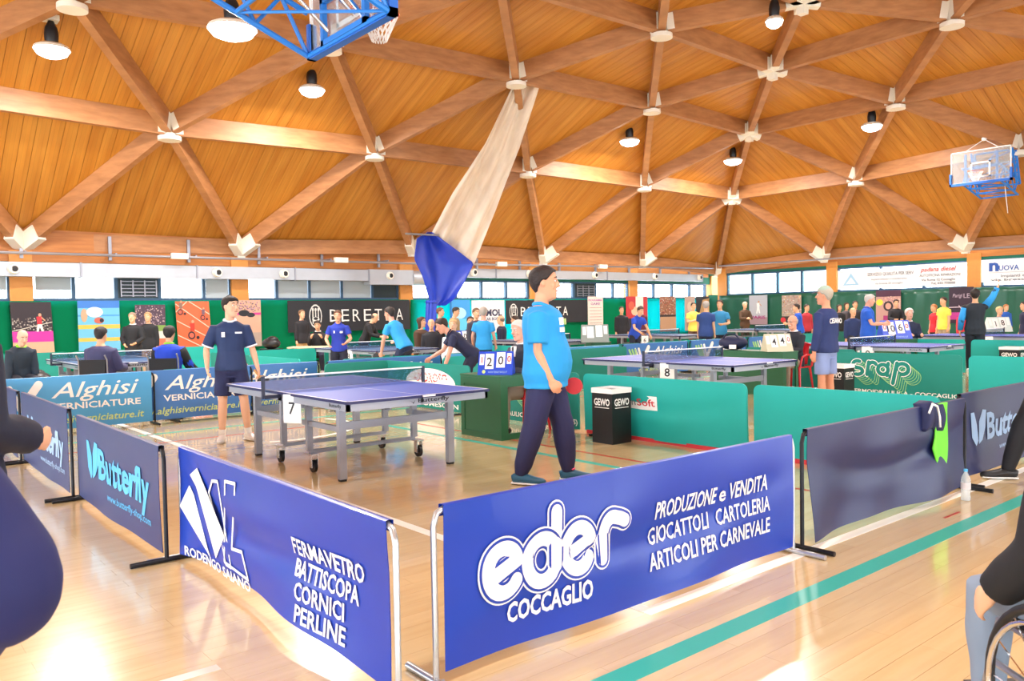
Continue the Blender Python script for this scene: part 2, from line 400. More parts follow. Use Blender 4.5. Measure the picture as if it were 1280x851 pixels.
for k, s in nodes.items():
    p = Vector(k)
    nbv = [(Vector(b if a == k else a) - p).normalized() for a, b in beams if k in (a, b)]
    if k[2] < 4.2:   # V-shaped shoe plate where the beams land on the wall
        mb = MB(); inn = [v for v in nbv if v.z > .15]
        for v in inn: mb.beam(p + v * .02 - Vector((0, 0, .12)), p + v * .62 + Vector((0, 0, -.1)), .25, .42)
        mb.beam(p + Vector((0, 0, -.35)), p + Vector((0, 0, .05)), .22, .22, (1, 0, 0))
        obj('shoe_plate', mb, white_m, ceiling)
    elif s == 'S':   # open bracket on the hip line
        mb = MB()
        for v in nbv: mb.beam(p + v * .1 + Vector((0, 0, .18)), p + v * .42 + Vector((0, 0, .18)), .24, .36)
        mb.box((p.x, p.y, p.z - .08), (.2, .2, .22))
        obj('beam_bracket', mb, white_m, ceiling)
    else:
        mb = MB(); mb.tube([(p.x, p.y, p.z + .5), (p.x, p.y, p.z - .02)], .14, 12); mb.tube([(p.x, p.y, p.z - .02), (p.x, p.y, p.z - .12)], .27, 20)
        obj('joint_disc', mb, white_m, ceiling, 40)
        mb = MB()
        for v in nbv[:]: mb.beam(p + v * .12 + Vector((0, 0, .24)), p + v * .3 + Vector((0, 0, .24)), .2, .4)
        obj('joint_plate', mb, white_m, ceiling)

# ---- walls
green_w = mat('green wall paint', '17704a', .7, var=.12, scale=1.5); teal_w = mat('green gym wall', '14664f', .75, var=.2, scale=1.2)
curt_m = bpy.data.materials.new('green sheeting'); curt_m.use_nodes = True
_n = curt_m.node_tree.nodes; _l = curt_m.node_tree.links; _d = _n.new('ShaderNodeBsdfDiffuse'); _t = _n.new('ShaderNodeBsdfTranslucent'); _m = _n.new('ShaderNodeMixShader')
_d.inputs[0].default_value = lin('1aa068'); _t.inputs[0].default_value = lin('20c8d0'); _m.inputs[0].default_value = .6
_l.new(_d.outputs[0], _m.inputs[1]); _l.new(_t.outputs[0], _m.inputs[2]); _l.new(_m.outputs[0], _n['Material Output'].inputs[0])
WL, WB, WT = Y1, 2.05, 2.68
mb = MB(); mb.bx(X0, 15.7, WL, WL + .25, 0, WB); mb.bx(15.7, 21.2, WL, WL + .25, 0, .35); mb.bx(21.2, 27.6, WL, WL + .25, 0, WB); mb.bx(27.6, 31.8, WL, WL + .25, 0, .5); mb.bx(31.8, X1 + .25, WL, WL + .25, 0, WB)
mb.bx(X0, X1 + .25, WL, WL + .25, WT, 3.3); mb.bx(X0, -3, WL, WL + .25, WB, WT)
struct('wall_left', mb, teal_w)
struct('trim_1', MB().bx(X0, X1, WL - .02, WL + .2, 3.02, 4.1), fascia_m)
mb = MB(); WR = X1
mb.bx(WR, WR + .25, Y0, WL, 0, 2.17); mb.bx(WR, WR + .25, Y0, WL, 3.1, 3.3)
struct('wall_right', mb, teal_w)
struct('trim_2', MB().bx(WR - .02, WR + .2, Y0, WL, 3.25, 4.1), fascia_m)
mb = MB(); mb.bx(X0, X1, Y0 - .25, Y0, 0, .9); mb.bx(X0, X1, Y0 - .25, Y0, 4.7, 5.2); struct('wall_front', mb, mat('cream wall', 'd8ccb4', .8))
mb = MB(); mb.bx(X0 - .25, X0, Y0, WL, 0, .9); mb.bx(X0 - .25, X0, Y0, WL, 4.7, 12); struct('wall_back', mb, MATS['cream wall'])
mb = MB()
for k in range(13): mb.bx(X0 + k * 3.6, X0 + k * 3.6 + .3, Y0 - .2, Y0, .9, 4.7)
for k in range(10): mb.bx(X0 - .2, X0, Y0 + k * 4, Y0 + k * 4 + .3, .9, 4.7)
mb.bx(X0, X0 + 43.6, Y0 - .24, Y0 - .2, 5.2, 6)
struct('wall_piers', mb, MATS['cream wall'])
for i in range(-1, 5):
    x = [33, 27.1, 21.3, 15.3, 9.4, 3.68, -2.2][i + 1]
    o = struct('pillar_left', MB().bx(x - .26, x + .26, WL - .1, WL + .28, 0, 3.3), pillar_m)
for y in (23.3, 17.75, 12.15, 6.4, .6):
    struct('pillar_right', MB().bx(WR - .1, WR + .28, y - .23, y + .23, 0, 3.4), pillar_m)
glass = thin('window glass', 'dfeff5', .12, .05); glass_t = thin('tinted window glass', '5fd0d0', .35, .1)
blind_m = mat('light grey roller blind', 'aeb8bd', .7); blue_f = mat('blue-grey window frame', '2b4f6c', .5); louv_m = mat('dark louvre', '22343a', .5)
def window(n, x0, x1, panes, axis='x', z0=WB, z1=WT, gl=None):
    """panes: list of (x0,x1,kind) kind g glass, b blind over most of it, d dark panel, f louvre"""
    w = struct('window_%d' % n, MB(), blue_f)
    def B(mb, a, b, c0, c1, za, zb):
        if axis == 'x': mb.bx(a, b, WL + c0, WL + c1, za, zb)
        else: mb.bx(WR + c0, WR + c1, a, b, za, zb)
    mb = MB(); B(mb, x0, x1, -.02, .16, z0 - .05, z0 + .02); B(mb, x0, x1, -.02, .16, z1 - .03, z1 + .04); obj('frame', mb, blue_f, w)
    for a, b, k in panes:
        mb = MB(); B(mb, b - .045, b + .045, .0, .14, z0, z1); obj('mullion', mb, blue_f, w)
        if k in 'gb': mb = MB(); B(mb, a + .03, b - .03, .06, .066, z0, z1); obj('pane', mb, gl or glass, w)
        if k == 'b': mb = MB(); B(mb, a + .06, b - .06, .03, .04, z0 + .24, z1); obj('blind', mb, blind_m, w)
        if k == 'B': mb = MB(); B(mb, a + .06, b - .06, .03, .04, z0, z1); obj('blind', mb, blind_m, w)
        if k in 'df': mb = MB(); B(mb, a, b, .02, .1, z0, z1); obj('panel', mb, louv_m, w)
        if k == 'f':
            mb = MB()
            for q in range(5): B(mb, a + .1, b - .1, -.02, .03, z0 + .08 + q * .1, z0 + .1 + q * .1)
            for q in range(4): B(mb, a + .08 + (b - a - .19) * q / 3, a + .11 + (b - a - .19) * q / 3, -.03, .0, z0 + .06, z0 + .52)
            obj('louvre', mb, grey_m, w)
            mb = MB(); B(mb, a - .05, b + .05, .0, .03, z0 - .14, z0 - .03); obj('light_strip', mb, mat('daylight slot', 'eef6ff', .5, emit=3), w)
    return w
window(1, -2, 3.42, [(-2, -.2, 'g'), (-.2, 1.6, 'B'), (1.6, 3.42, 'b')])
window(2, 3.92, 9.13, [(3.95, 4.9, 'b'), (4.9, 5.95, 'g'), (5.98, 7.1, 'f'), (7.15, 8.35, 'g'), (8.35, 9.13, 'B')])
window(3, 9.65, 15.0, [(9.65, 10.6, 'g'), (10.6, 11.7, 'B'), (11.7, 12.85, 'B'), (12.85, 14.0, 'B'), (14.0, 15.0, 'd')])
window(4, 15.56, 21.0, [(15.56, 16.4, 'g'), (16.4, 17.5, 'g'), (17.5, 18.7, 'g'), (18.7, 19.9, 'g'), (19.9, 21, 'g')])
window(5, 21.58, 26.85, [(21.58, 22.5, 'g'), (22.5, 23.5, 'g'), (23.6, 24.8, 'f'), (24.85, 25.9, 'g'), (25.9, 26.85, 'g')])
window(6, 27.4, 32.4, [(27.4, 28.6, 'g'), (28.6, 29.9, 'g'), (29.9, 31.2, 'g'), (31.2, 32.4, 'g')])
window(7, 17.98, 23.07, [(18.0, 19.2, 'g'), (19.2, 20.4, 'g'), (20.4, 21.7, 'g'), (21.7, 23.07, 'g')], 'y', 2.17, 3.1, glass_t)
window(8, 12.4, 17.5, [(12.4, 14, 'g'), (14, 15.7, 'g'), (15.7, 17.5, 'g')], 'y', 2.17, 3.1)
window(9, 6.65, 11.9, [(6.65, 8.4, 'g'), (8.4, 10.1, 'g'), (10.1, 11.9, 'g')], 'y', 2.17, 3.1)
window(10, .85, 6.15, [(.85, 2.6, 'g'), (2.6, 4.3, 'g'), (4.3, 6.15, 'g')], 'y', 2.17, 3.1)
window(11, -11.8, .35, [(-11.8, -6, 'g'), (-6, .35, 'g')], 'y', 2.17, 3.1)
# lower glazing behind the sheeting
mb = MB(); mb.bx(15.7, 21.2, WL + .1, WL + .106, .35, WB - .05); o = struct('window_12', mb, glass)
mb = MB(); mb.bx(27.6, 31.8, WL + .1, WL + .106, .5, WB - .05); o = struct('window_13', mb, glass)
# green sheeting hung along both walls
def sheet(x0, x1, axis, z0, z1, seed):
    r = random.Random(seed); ph = [r.random() * 6 for _ in range(6)]
    def fn(u, v):
        x = x0 + (x1 - x0) * u; q = .03 * math.sin(x * 5 + ph[0]) + .02 * math.sin(x * 11 + ph[1] + v * 2) + .025 * math.sin(x * 2.3 + v * 5 + ph[2]); z = z0 + (z1 - z0) * v
        z += .03 * math.sin(x * 1.7 + ph[3]) * (1 - v)
        return (x, WL - .14 + q, z) if axis == 'x' else (WR - .14 + q, x, z)
    return MB().grid(fn, int(abs(x1 - x0) * 8), 10, (0, .004, 0) if axis == 'x' else (.004, 0, 0))
for k, (a, b) in enumerate(((-2, 3.4), (3.4, 9.5), (9.5, 15.4), (15.4, 21.3), (21.3, 27.2), (27.2, 32.3))):
    tag(obj('wall_sheet', sheet(a, b, 'x', .04 if k not in (3, 5) else .3, 2.0, k), curt_m, smooth=180), 'green plastic sheeting hung along the far left wall, stretch %s' % ('at the left edge', 'behind the tall sport posters', 'behind the wide black banner', 'behind the blue and white banners', 'behind the second black banner', 'nearest the room corner')[k], 'sheeting', 'green wall sheeting')
for k, (a, b) in enumerate(((17.8, 23.4), (12.2, 17.8), (6.4, 12.2), (0, 6.4))):
    tag(obj('wall_sheet', sheet(a, b, 'y', .04, 2.12, 10 + k), mat('dark green sheeting', '1d5a46', .3, var=.2, scale=2), smooth=180), 'dark green sheeting on the right wall %s' % ('under the tinted windows', 'under the white advertising banner', 'under the banner at the right edge', 'beyond the right edge')[k], 'sheeting', 'dark green wall sheeting')
# duct, rail
dm = link('ventilation_duct', None); tag(dm, 'long galvanised ventilation duct running under the roof along the left wall', 'duct')
def seg(x0, x1, z0, z1):
    obj('duct_section', MB().bx(x0, x1 - .02, WL - .5, WL - .12, z0, z1), duct_m, dm)
    obj('flange', MB().bx(x1 - .03, x1 + .01, WL - .53, WL - .1, z0 - .02, z1 + .02), grey_m, dm)
xs = [-4, -1, 2, 5, 8, 11, 13.6]
for a, b in zip(xs[:-1], xs[1:]): seg(a, b, 2.62, 2.98)
mb = MB(); mb.bx(13.6, 15.3, WL - .55, WL - .1, 2.5, 3.0); obj('duct_section', mb, duct_m, dm)
mb = MB(); mb.tube([(15.3, WL - .35, 2.74), (16.2, WL - .35, 2.74)], .26, 20); obj('round_section', mb, duct_m, dm, 40)
xs = [16.2, 19, 22, 25, 28, 31.5]
for a, b in zip(xs[:-1], xs[1:]): seg(a, b, 2.8, 3.12)
for x in (3.45, 8.55, 10.6, 14.35, 17.9, 20.6, 24.2, 28, 31.2):
    z = 2.8 if x < 15 else 2.98
    m2 = MB().tube([(x, WL - .5, z), (x + .02, WL - .62, z)], [.14, .12], 16); nz = obj('nozzle', m2, white_m, dm, 40)
    obj('opening', MB().tube([(x + .02, WL - .61, z), (x + .02, WL - .63, z)], .075, 14), black_m, nz, 40)
rl = link('wall_rail', None); tag(rl, 'thin grey steel rail with lamps running above the duct', 'rail')
obj('rail', MB().tube([(-4, WL - .75, 3.17), (15, WL - .75, 3.22), (32, WL - .75, 3.42)], .035, 8), grey_m, rl)
for k in range(17):
    x = -2.6 + k * 2.1
    obj('bracket', MB().beam((x, WL - .75, 3.2 + x * .006), (x, WL - .1, 3.2 + x * .006), .04, .05).beam((x, WL - .1, 3.1), (x, WL - .1, 3.75), .07, .08), grey_m, rl)
for x in (7.2, 12.2, 18.8, 24.2): obj('junction_box', MB().bx(x, x + .45, WL - .85, WL - .72, 3.1 + x * .006, 3.26 + x * .006), white_m, rl)
obj('rail', MB().tube([(WR - .7, 23, 3.5), (WR - .7, 2, 3.5)], .035, 8), grey_m, rl)
# ---- high-bay lamps
def lamp(x, y, z, label, r=.28, power=240, drop=.5, grp='round high-bay lamps'):
    t = thing('high_bay_lamp', label, 'lamp', (x, y, z), 0, grp)
    obj('ballast', MB().box((0, 0, .60), (.26, .26, .10)), white_m, t)
    obj('hanger', MB().cyl((0, 0, .64), (0, 0, .78 + drop), .012, 6), grey_m, t)
    obj('heat_sink', MB().lathe([(.0, .55), (.05, .55), (.07, .5), (.11, .42), (.13, .3), (.12, .16), (.1, .1), (0, .1)], n=16), black_m, t, 40)
    obj('reflector', MB().lathe([(.08, .12), (r * .7, .10), (r * .95, .05), (r, 0), (r - .02, 0)], n=24), white_m, t, 40)
    obj('diffuser', MB().lathe([(0, -.16), (r * .45, -.145), (r * .8, -.09), (r - .01, .0), (r - .02, .02)], n=24), mat('lamp diffuser', 'fff4f4', .5, emit=14), t, 180)
    l = bpy.data.lights.new('lamp_light', 'AREA'); l.shape = 'DISK'; l.size = r * 2; l.energy = power; l.color = (1, .93, .88)
    o = bpy.data.objects.new('lamp_light', l); col.objects.link(o); o.parent = t; o.location = (0, 0, -.19)
def roof_z(x, y):
    best = 9.3
    for (tri, s) in tris:
        (x0, y0, z0), (x1, y1, z1), (x2, y2, z2) = [tuple(up(p)) for p in tri]
        d = (y1 - y2) * (x0 - x2) + (x2 - x1) * (y0 - y2)
        if abs(d) < 1e-9: continue
        a = ((y1 - y2) * (x - x2) + (x2 - x1) * (y - y2)) / d; b = ((y2 - y0) * (x - x2) + (x0 - x2) * (y - y2)) / d
        if a >= -1e-6 and b >= -1e-6 and a + b <= 1 + 1e-6: return a * z0 + b * z1 + (1 - a - b) * z2
    return best
for x, y, z, k, lab in ((2.88, 15.16, 5.94, 1.18, 'in the upper left corner, leftmost of all'), (8.08, 16.31, 6.37, 1.12, 'left of the gathered white net, not in the corner'),
                     (17.09, 15.26, 6.18, 1.18, 'just right of the gathered white net'), (20.97, 14.59, 5.95, 1.22, 'lower left neighbour of the one by the right hoop'),
                     (22.26, 10.95, 6.48, 1.12, 'nearest to the right basketball hoop'), (22.95, 14.4, 10.48, .76, 'that is smallest, highest in the right half of the photo'),
                     (3.62, 9.28, 4.80, 1.42, 'partly hidden behind blue hoop lattice')):
    X, Y, Z = x * k, y * k, 1.49 + (z - 1.49) * k
    lamp(X, Y, Z, 'round glowing high-bay lamp ' + lab, .28 * k, 750, roof_z(X, Y) - Z - .78)
for x, y, w_ in ((10, 3, 'to the right of the near barriers'), (18, 3, 'furthest to the right'), (2, 1, 'above the camera'), (-5, 8, 'to the left')): lamp(x, y, 7.2, 'added unseen round high-bay lamp, ' + w_, .3, 500, roof_z(x, y) - 7.98)  # lamps added out of view to give the hall more light
# ================================================================ COURT BARRIERS
ban_blue = mat('royal blue vinyl', '183fb0', .36, var=.12, scale=2.2, coat=.12, spec=.4)
ban_navy = mat('dark navy fabric', '1e2758', .45, var=.14, scale=2)
ban_slate = mat('slate blue fabric', '2e3a6e', .45, var=.14, scale=2)
ban_sky = mat('sky blue vinyl', '4aa0d8', .35, var=.06, scale=1.5); ban_mid = mat('mid blue vinyl', '3f78c0', .35, var=.06, scale=1.5)
green_b = mat('green barrier cloth', '0ca8a0', .6, var=.1, scale=2.5); green_d = mat('deep green barrier cloth', '06867a', .6, var=.08, scale=2.5)
ink = mat('white print', 'f6f6f4', .5); ink_g = mat('lime print', '9fd88a', .5); ink_y = mat('pale yellow print', 'c8e08c', .5); ink_b = mat('light blue print', '55b8ee', .5); ink_p = mat('pale grey blue print', '9fc0e6', .5)
ink_r = mat('red print', 'd0303a', .5); ink_k = mat('black print', '1b1d24', .5); ink_n = mat('blue print', '1f4fb0', .5)
alu = mat('aluminium tube', 'c4c8cc', .3, .7)
TP = lambda s: ''.join(s)
def barrier(p0, p1, label, style, cloth, art=None, h=.74, wav=.012, gap=.05, seed=0, group='cloth court barriers', sag=0, inset=.05):
    (x0, y0), (x1, y1) = p0, p1; L = math.hypot(x1 - x0, y1 - y0)
    t = thing('court_barrier', label, 'barrier', (x0, y0, 0), math.atan2(y1 - y0, x1 - x0), group)
    r = random.Random(seed); ph = [r.random() * 6 for _ in range(8)]
    fm = alu if style == 'alu' else blackm_m
    if style in ('alu', 'black'):
        rr = .013
        mb = MB().tube([(.012, 0, .02), (.012, 0, h - .07), (.03, 0, h - .02), (.07, 0, h - .004), (L - .07, 0, h - .004), (L - .03, 0, h - .02), (L - .012, 0, h - .07), (L - .012, 0, .02)], rr, 8)
        obj('frame', mb, fm, t, 60)
        for x in (.012, L - .012): obj('foot', MB().tube([(x, -.21, .017), (x, .21, .017)], .016, 8), blackm_m if style == 'black' else fm, t, 60)
    else:
        for x in (.25, L - .25): obj('foot', MB().bx(x - .02, x + .02, -.16, .16, 0, .02), blackm_m, t)
    rc = .07 if style == 'green' else 0
    def surf(u, v, off=0):   # u metres from the left, v metres above the floor
        U = u / L; a = v / h; hang = (1 - a)
        y = wav * (math.sin(u * 3.1 + ph[0] + a * 2.2) * .8 + math.sin(u * 7.3 + ph[1] - a * 3) * .35) * (.35 + hang) + wav * .7 * math.sin(u * 2 + ph[3] - a * 6) * hang * U * (1 - U) * 4
        y += wav * 1.3 * math.exp(-((a - .75 + .5 * U * (1 - U) * 2) / .1) ** 2) * math.sin(PI * U)
        return (u, y * (1 - .75 * max(0, a * 4 - 3)) - .021 - off, v)
    def fn(U, a):
        u = inset + (L - 2 * inset) * U; top = h
        if rc:
            d = min(u - inset, L - inset - u)
            if d < rc: top = h - rc + math.sqrt(max(0, rc * rc - (rc - d) ** 2))
        lo = gap + sag * math.sin(PI * U)
        return surf(u, lo + (top - lo) * a)
    nu = max(16, int(L * 18)); mb = MB()
    if style != 'green':
        h0 = h; f0 = fn
        fn = lambda U, a: f0(U, a) if a < 1 else (f0(U, 1)[0], f0(U, 1)[1], h + .010)
        mb.grid(lambda U, a: (inset + (L - 2 * inset) * U, surf(inset + (L - 2 * inset) * U, h)[1] * (1 - a) + .016 * a, h + .010 + .004 * math.sin(PI * a)), nu, 4); mb.grid(lambda U, a: (inset + (L - 2 * inset) * U, .016, h + .010 - .05 * a), nu, 1)
    if rc:
        us = [0, .004, .012, .03, .05, .072]; xs = [u for u in us] + [.072 + (L - 2 * inset - .144) * k / nu for k in range(1, nu)] + [L - 2 * inset - u for u in us[::-1]]
        f2 = lambda U, a: fn(xs[min(len(xs) - 1, int(round(U * (len(xs) - 1))))] / (L - 2 * inset), a)
        mb.grid(f2, len(xs) - 1, 12, (0, .022, 0))
    else: mb.grid(fn, nu, 14, (0, .004, 0))
    b = obj('banner', mb, cloth, t, 50)
    if art: art(b, lambda u, v: surf(u, v, .007 if style == 'alu' else .0045), L)
    return t
def dec(b, mb, m, name='lettering'): return obj(name, mb, m, b)
def fine(mb, n=1):
    """cut long edges so that print follows the cloth"""
    for _ in range(n):
        v, f = mb.v, mb.f; nf = []; nm = []; cache = {}
        def mid(a, b):
            k = (min(a, b), max(a, b))
            if k not in cache: cache[k] = len(v); v.append(tuple((p + q) / 2 for p, q in zip(v[a], v[b])))
            return cache[k]
        for face, mi in zip(f, mb.mi):
            nf.append(face); nm.append(mi)
        mb.f, mb.mi = nf, nm
    return mb
def eder(b, fn, L):
    # bubbly lowercase word mark: outline, gap, fill
    S = [[(.335, .30), (.40, .33), (.425, .36)] , ]
    def word(w):
        mb = MB()
        e1 = arc(.345, .40, .085, .095, 20, 325, 20); stroke(mb, e1, w, fn); stroke(mb, [e1[0], (.30, .385)], w, fn)
        d = arc(.565, .40, .085, .095, 0, 360, 22); stroke(mb, d, w, fn); stroke(mb, [(.65, .36), (.65, .60)], w, fn)
        e2 = arc(.785, .41, .08, .095, 20, 325, 20); stroke(mb, e2, w, fn); stroke(mb, [e2[0], (.745, .395)], w, fn)
        stroke(mb, [(.94, .33), (.94, .43)] + arc(1.005, .43, .065, .085, 180, 70, 8) + [(1.06, .50), (1.09, .485)], w, fn)
        return mb
    fn0 = fn
    dec(b, word(.106), ink, 'logo_rim')
    up1 = lambda q: (lambda u, v: (fn0(u, v)[0], fn0(u, v)[1] - q, fn0(u, v)[2]))
    fn = up1(.002); dec(b, word(.090), ban_blue, 'logo_gap'); fn = up1(.004); dec(b, word(.066), ink, 'logo'); fn = fn0
    mb = MB(); text(mb, 'COCCAGLIO', fn, .37, .165, .50, .085, .03); text(mb, 'PRODUZIONE', fn, 1.33, .44, .52, .085, .018, .25); text(mb, 'e', fn, 1.87, .44, .06, .085, .02)
    text(mb, 'VENDITA', fn, 1.96, .44, .37, .09, .02); text(mb, 'GIOCATTOLI', fn, 1.29, .315, .49, .085, .014); text(mb, 'CARTOLERIA', fn, 1.85, .315, .50, .085, .014)
    text(mb, 'ARTICOLI PER CARNEVALE', fn, 1.28, .19, 1.07, .085, .018); dec(b, mb, ink)
barrier((1.78, 2.66), (4.42, 2.66), 'royal blue banner barrier in the front row, printed with a bubbly white logo', 'alu', ban_blue, eder, h=.715, gap=.05, seed=1, wav=.014)
def lal(b, fn, L):
    mb = MB(); q = [(.30, .52), (.44, .62), (.80, .22), (.66, .12)]
    P = lambda pts: mb.add([fn(*p) for p in pts], [tuple(range(len(pts)))])
    P([(.06, .34), (.22, .49), (.28, .44), (.46, .16), (.50, .11)]); P([(.26, .56), (.40, .62), (.80, .30), (.60, .13), (.50, .28), (.34, .50)])
    def outl(pts, w=.014): stroke(mb, pts, w, fn, 4, True)
    outl([(.56, .50), (.64, .58), (.73, .59), (.86, .14), (.78, .14), (.70, .32)], .018); outl([(.85, .61), (1.0, .62), (.92, .26), (1.05, .27), (1.09, .13), (.76, .15)], .018)
    text(mb, 'RODENGO SAIANO', fn, .13, .055, .98, .055, .022, slope=.01)
    for k, (s, w) in enumerate((('FERMAVETRO', .62), ('BATTISCOPA', .56), ('CORNICI', .42), ('PERLINE', .42))): text(mb, s, fn, 1.66 + .02 * k, .40 - .098 * k, w, .076, .022)
    dec(b, mb, ink)
barrier((1.6, 5.16), (1.6, 2.62), 'royal blue banner barrier on the left side, printed with a large white geometric logo', 'alu', ban_blue, lal, h=.69, seed=2, wav=.022, gap=.04, sag=.05)
def butter(c, big=True, z=.30, u0=.42, mode=0):
    def art(b, fn, L):
        mb = MB(); P = lambda pts: mb.add([fn(*p) for p in pts], [tuple(range(len(pts)))])
        P([(u0, z + .25), (u0 + .07, z + .25), (u0 + .14, z + .14), (u0 + .16, z + .0), (u0 + .12, z - .04), (u0 + .03, z + .04)]); P([(u0 + .17, z - .03), (u0 + .18, z + .16), (u0 + .25, z + .26), (u0 + .33, z + .25), (u0 + .32, z + .10), (u0 + .24, z + .0)])
        text(mb, 'Butterfly', fn, u0 + .34, z, 1.28, .22, .03); text(mb, 'www.butterfly-shop.com', fn, u0 + .62, z - .12, 1.02, .05, .01); dec(b, mb, c)
    return art
barrier((1.5, 7.42), (1.5, 5.12), 'dark blue fabric barrier on the left side with bright light-blue lettering', 'black', ban_slate, butter(ink_b), h=.70, seed=3, wav=.008)
barrier((1.46, 9.75), (1.46, 7.47), 'slate fabric barrier on the left side with pale grey-blue lettering', 'black', ban_slate, butter(ink_p), seed=4, wav=.008)
barrier((1.44, 11.9), (1.44, 9.8), 'slate barrier at far left, mostly behind the person in black', 'black', ban_slate, None, seed=5, wav=.008)
barrier((4.5, 2.66), (6.96, 2.66), 'plain navy fabric barrier with a lime garment hung over its top edge', 'black', ban_navy, None, seed=6, wav=.035, h=.73)
barrier((7.04, 2.76), (9.4, 2.76), 'dark navy barrier at the right edge with pale blue lettering', 'black', ban_navy, butter(ink_p, z=.33, u0=.22), seed=7, wav=.008)
barrier((9.46, 2.76), (11.8, 2.76), 'dark navy barrier beyond the right edge of the photo', 'black', ban_navy, None, seed=8, wav=.01)
def alghisi(b, fn, L):
    mb = MB(); mg = MB()
    for k in range(3): stroke(mg, [(.22 + .1 * k, .62), (.40 + .06 * k, .34)], .055, fn, 3)
    for k in range(2): stroke(mb, [(.42 + .10 * k, .64), (.58 + .06 * k, .36)], .045, fn, 3)
    stroke(mb, [(.66, .36), (.86, .66)], .10, fn, 6); stroke(mb, [(.66, .36), (.54, .64)], .05, fn, 4)
    text(mb, 'Alghisi', fn, 1.0, .47, 1.08, .20, .006, .32); text(mb, 'VERNICIATURE', fn, .98, .31, 1.12, .085, .02)
    dec(b, mb, ink); dec(b, mg, ink_g, 'green_stripes'); my = MB(); text(my, 'www.alghisiverniciature.it', fn, .52, .13, 1.62, .095, .012, .2); dec(b, my, ink_y, 'web_address')
where = ['at the far left, first of its row', 'behind the young player', 'behind the near net, left of its middle', 'behind the near table, right half', 'beside the man in bright blue', 'behind the table numbered 8', 'behind the net of table 8', 'behind the seated man with score 4 4', 'behind the man in a cap']
for k in range(9):
    x = (1.12, 2.56, 3.7, 6.05, 8.4, 10.75, 13.1, 15.45, 17.8)[k]; y = (12.0, 12.05, 12.1)[k] if k < 3 else 12.0
    barrier((x, y), (x + 2.3, y), ('sky' if k in (0, 4, 5) else 'mid') + ' blue sponsor banner barrier ' + where[k], 'black', ban_sky if k in (0, 4, 5) else ban_mid, alghisi, seed=20 + k, wav=.008)
def winsoft(b, fn, L):
    up1 = lambda u, v: (fn(u, v)[0], fn(u, v)[1] - .002, fn(u, v)[2])
    dec(b, MB().add([fn(u, v) for u, v in ((.55, .36), (1.17, .36), (1.17, .52), (.55, .52))], [(0, 1, 2, 3)]), ink, 'sticker')
    mb = MB(); text(mb, 'Soft', up1, .88, .405, .26, .08, .012); dec(b, mb, ink_r); mb = MB(); text(mb, 'Win', up1, .6, .405, .26, .08, .004); dec(b, mb, mat('grey print', '7d8a94', .5))
def srap(pan=.5):
    def art(b, fn, L):
        mb = MB()
        G = {0: arc(.12, .52, .07, .055, 60, 250, 9) + arc(.12, .41, .08, .055, 70, -110, 9), 1: [(.30, .56), (.27, .36)], 2: arc(.36, .5, .06, .06, 150, 30, 5),
             3: arc(.52, .45, .08, .08, 0, 360, 14), 4: [(.60, .55), (.58, .36)], 5: [(.73, .56), (.67, .24)], 6: arc(.81, .47, .09, .085, 0, 360, 14)}
        for k in range(5, -1, -1):
            d = (k * .03, -.025 * k); up1 = lambda u, v: (fn(u, v)[0], fn(u, v)[1] - .001 * (12 - 2 * k), fn(u, v)[2]); up2 = lambda u, v: (fn(u, v)[0], fn(u, v)[1] - .001 * (13 - 2 * k), fn(u, v)[2])
            a = MB(); c = MB()
            for g in G.values():
                q = [(x * 1.05 + pan + d[0], y + d[1] + .03) for x, y in g]; stroke(a, q, .085 if k == 0 else .075, up1, 4); stroke(c, q, .06 if k == 0 else .058, up2, 4)
            dec(b, a, ink_g if k else ink, 'logo_outline'); dec(b, c, green_d, 'logo_fill')
        mb = MB(); text(mb, 'TERMOIDRAULICA - COCCAGLIO (BS)', fn, .25, .09, 1.9, .06, .02); dec(b, mb, ink)
    return art
def oval(b, fn, L):
    up1 = lambda u, v: (fn(u, v)[0], fn(u, v)[1] - .002, fn(u, v)[2])
    dec(b, MB().add([fn(*p) for p in arc(1.35, .42, .68, .23, 0, 360, 40)[:-1]], [tuple(range(40))]), ink, 'white_oval'); mb = MB(); text(mb, 'AMOROSO', up1, 1.35, .46, .95, .13, .02, align='c'); text(mb, 'DOMESCON', fn, 1.0, .07, 1.1, .07, .02); dec(b, mb, ink_r if 0 else ink)
    m2 = MB(); text(m2, 'AMOROSO', up1, 1.35, .44, .95, .14, .02, align='c'); dec(b, m2, ink_r)
barrier((7.02, 4.66), (7.02, 2.86), 'plain bright green barrier joining the navy one, second from the front', 'green', green_b, None, seed=31, gap=.03, h=.73, wav=.006, inset=.01)
barrier((7.02, 7.06), (7.02, 4.72), 'creased green barrier with a small white sticker, behind the black bin', 'green', green_b, winsoft, seed=32, gap=.03, h=.73, wav=.02, inset=.01)
barrier((7.02, 9.3), (7.02, 7.12), 'green barrier with outlined logo behind the man in bright blue', 'green', green_d, srap(.85), seed=33, gap=.03, h=.73, wav=.006, inset=.01)
barrier((7.02, 11.75), (7.02, 9.36), 'green barrier with a white oval and red lettering, behind the near table', 'green', green_d, oval, seed=34, gap=.03, h=.73, wav=.006, inset=.01)
obj('red_skirt', MB().bx(6.995, 7.0, 2.9, 7.0, .002, .045), mat('red webbing', 'c8323c', .6), bpy.data.objects['floor'])
barrier((12.8, 4.85), (12.8, 2.8), 'plain green barrier at the right edge, beside the one with the echoing logo', 'green', green_b, None, seed=35, gap=.03, wav=.006, inset=.01)
barrier((12.8, 6.9), (12.8, 4.92), 'deep green barrier with a large white echoing outline logo, behind the man in shorts', 'green', green_d, srap(.25), seed=36, gap=.03, wav=.004, inset=.01)
barrier((13.62, 9.2), (13.62, 6.98), 'green barrier partly behind the man in a cap', 'green', green_d, None, seed=37, gap=.03, wav=.006, inset=.01)
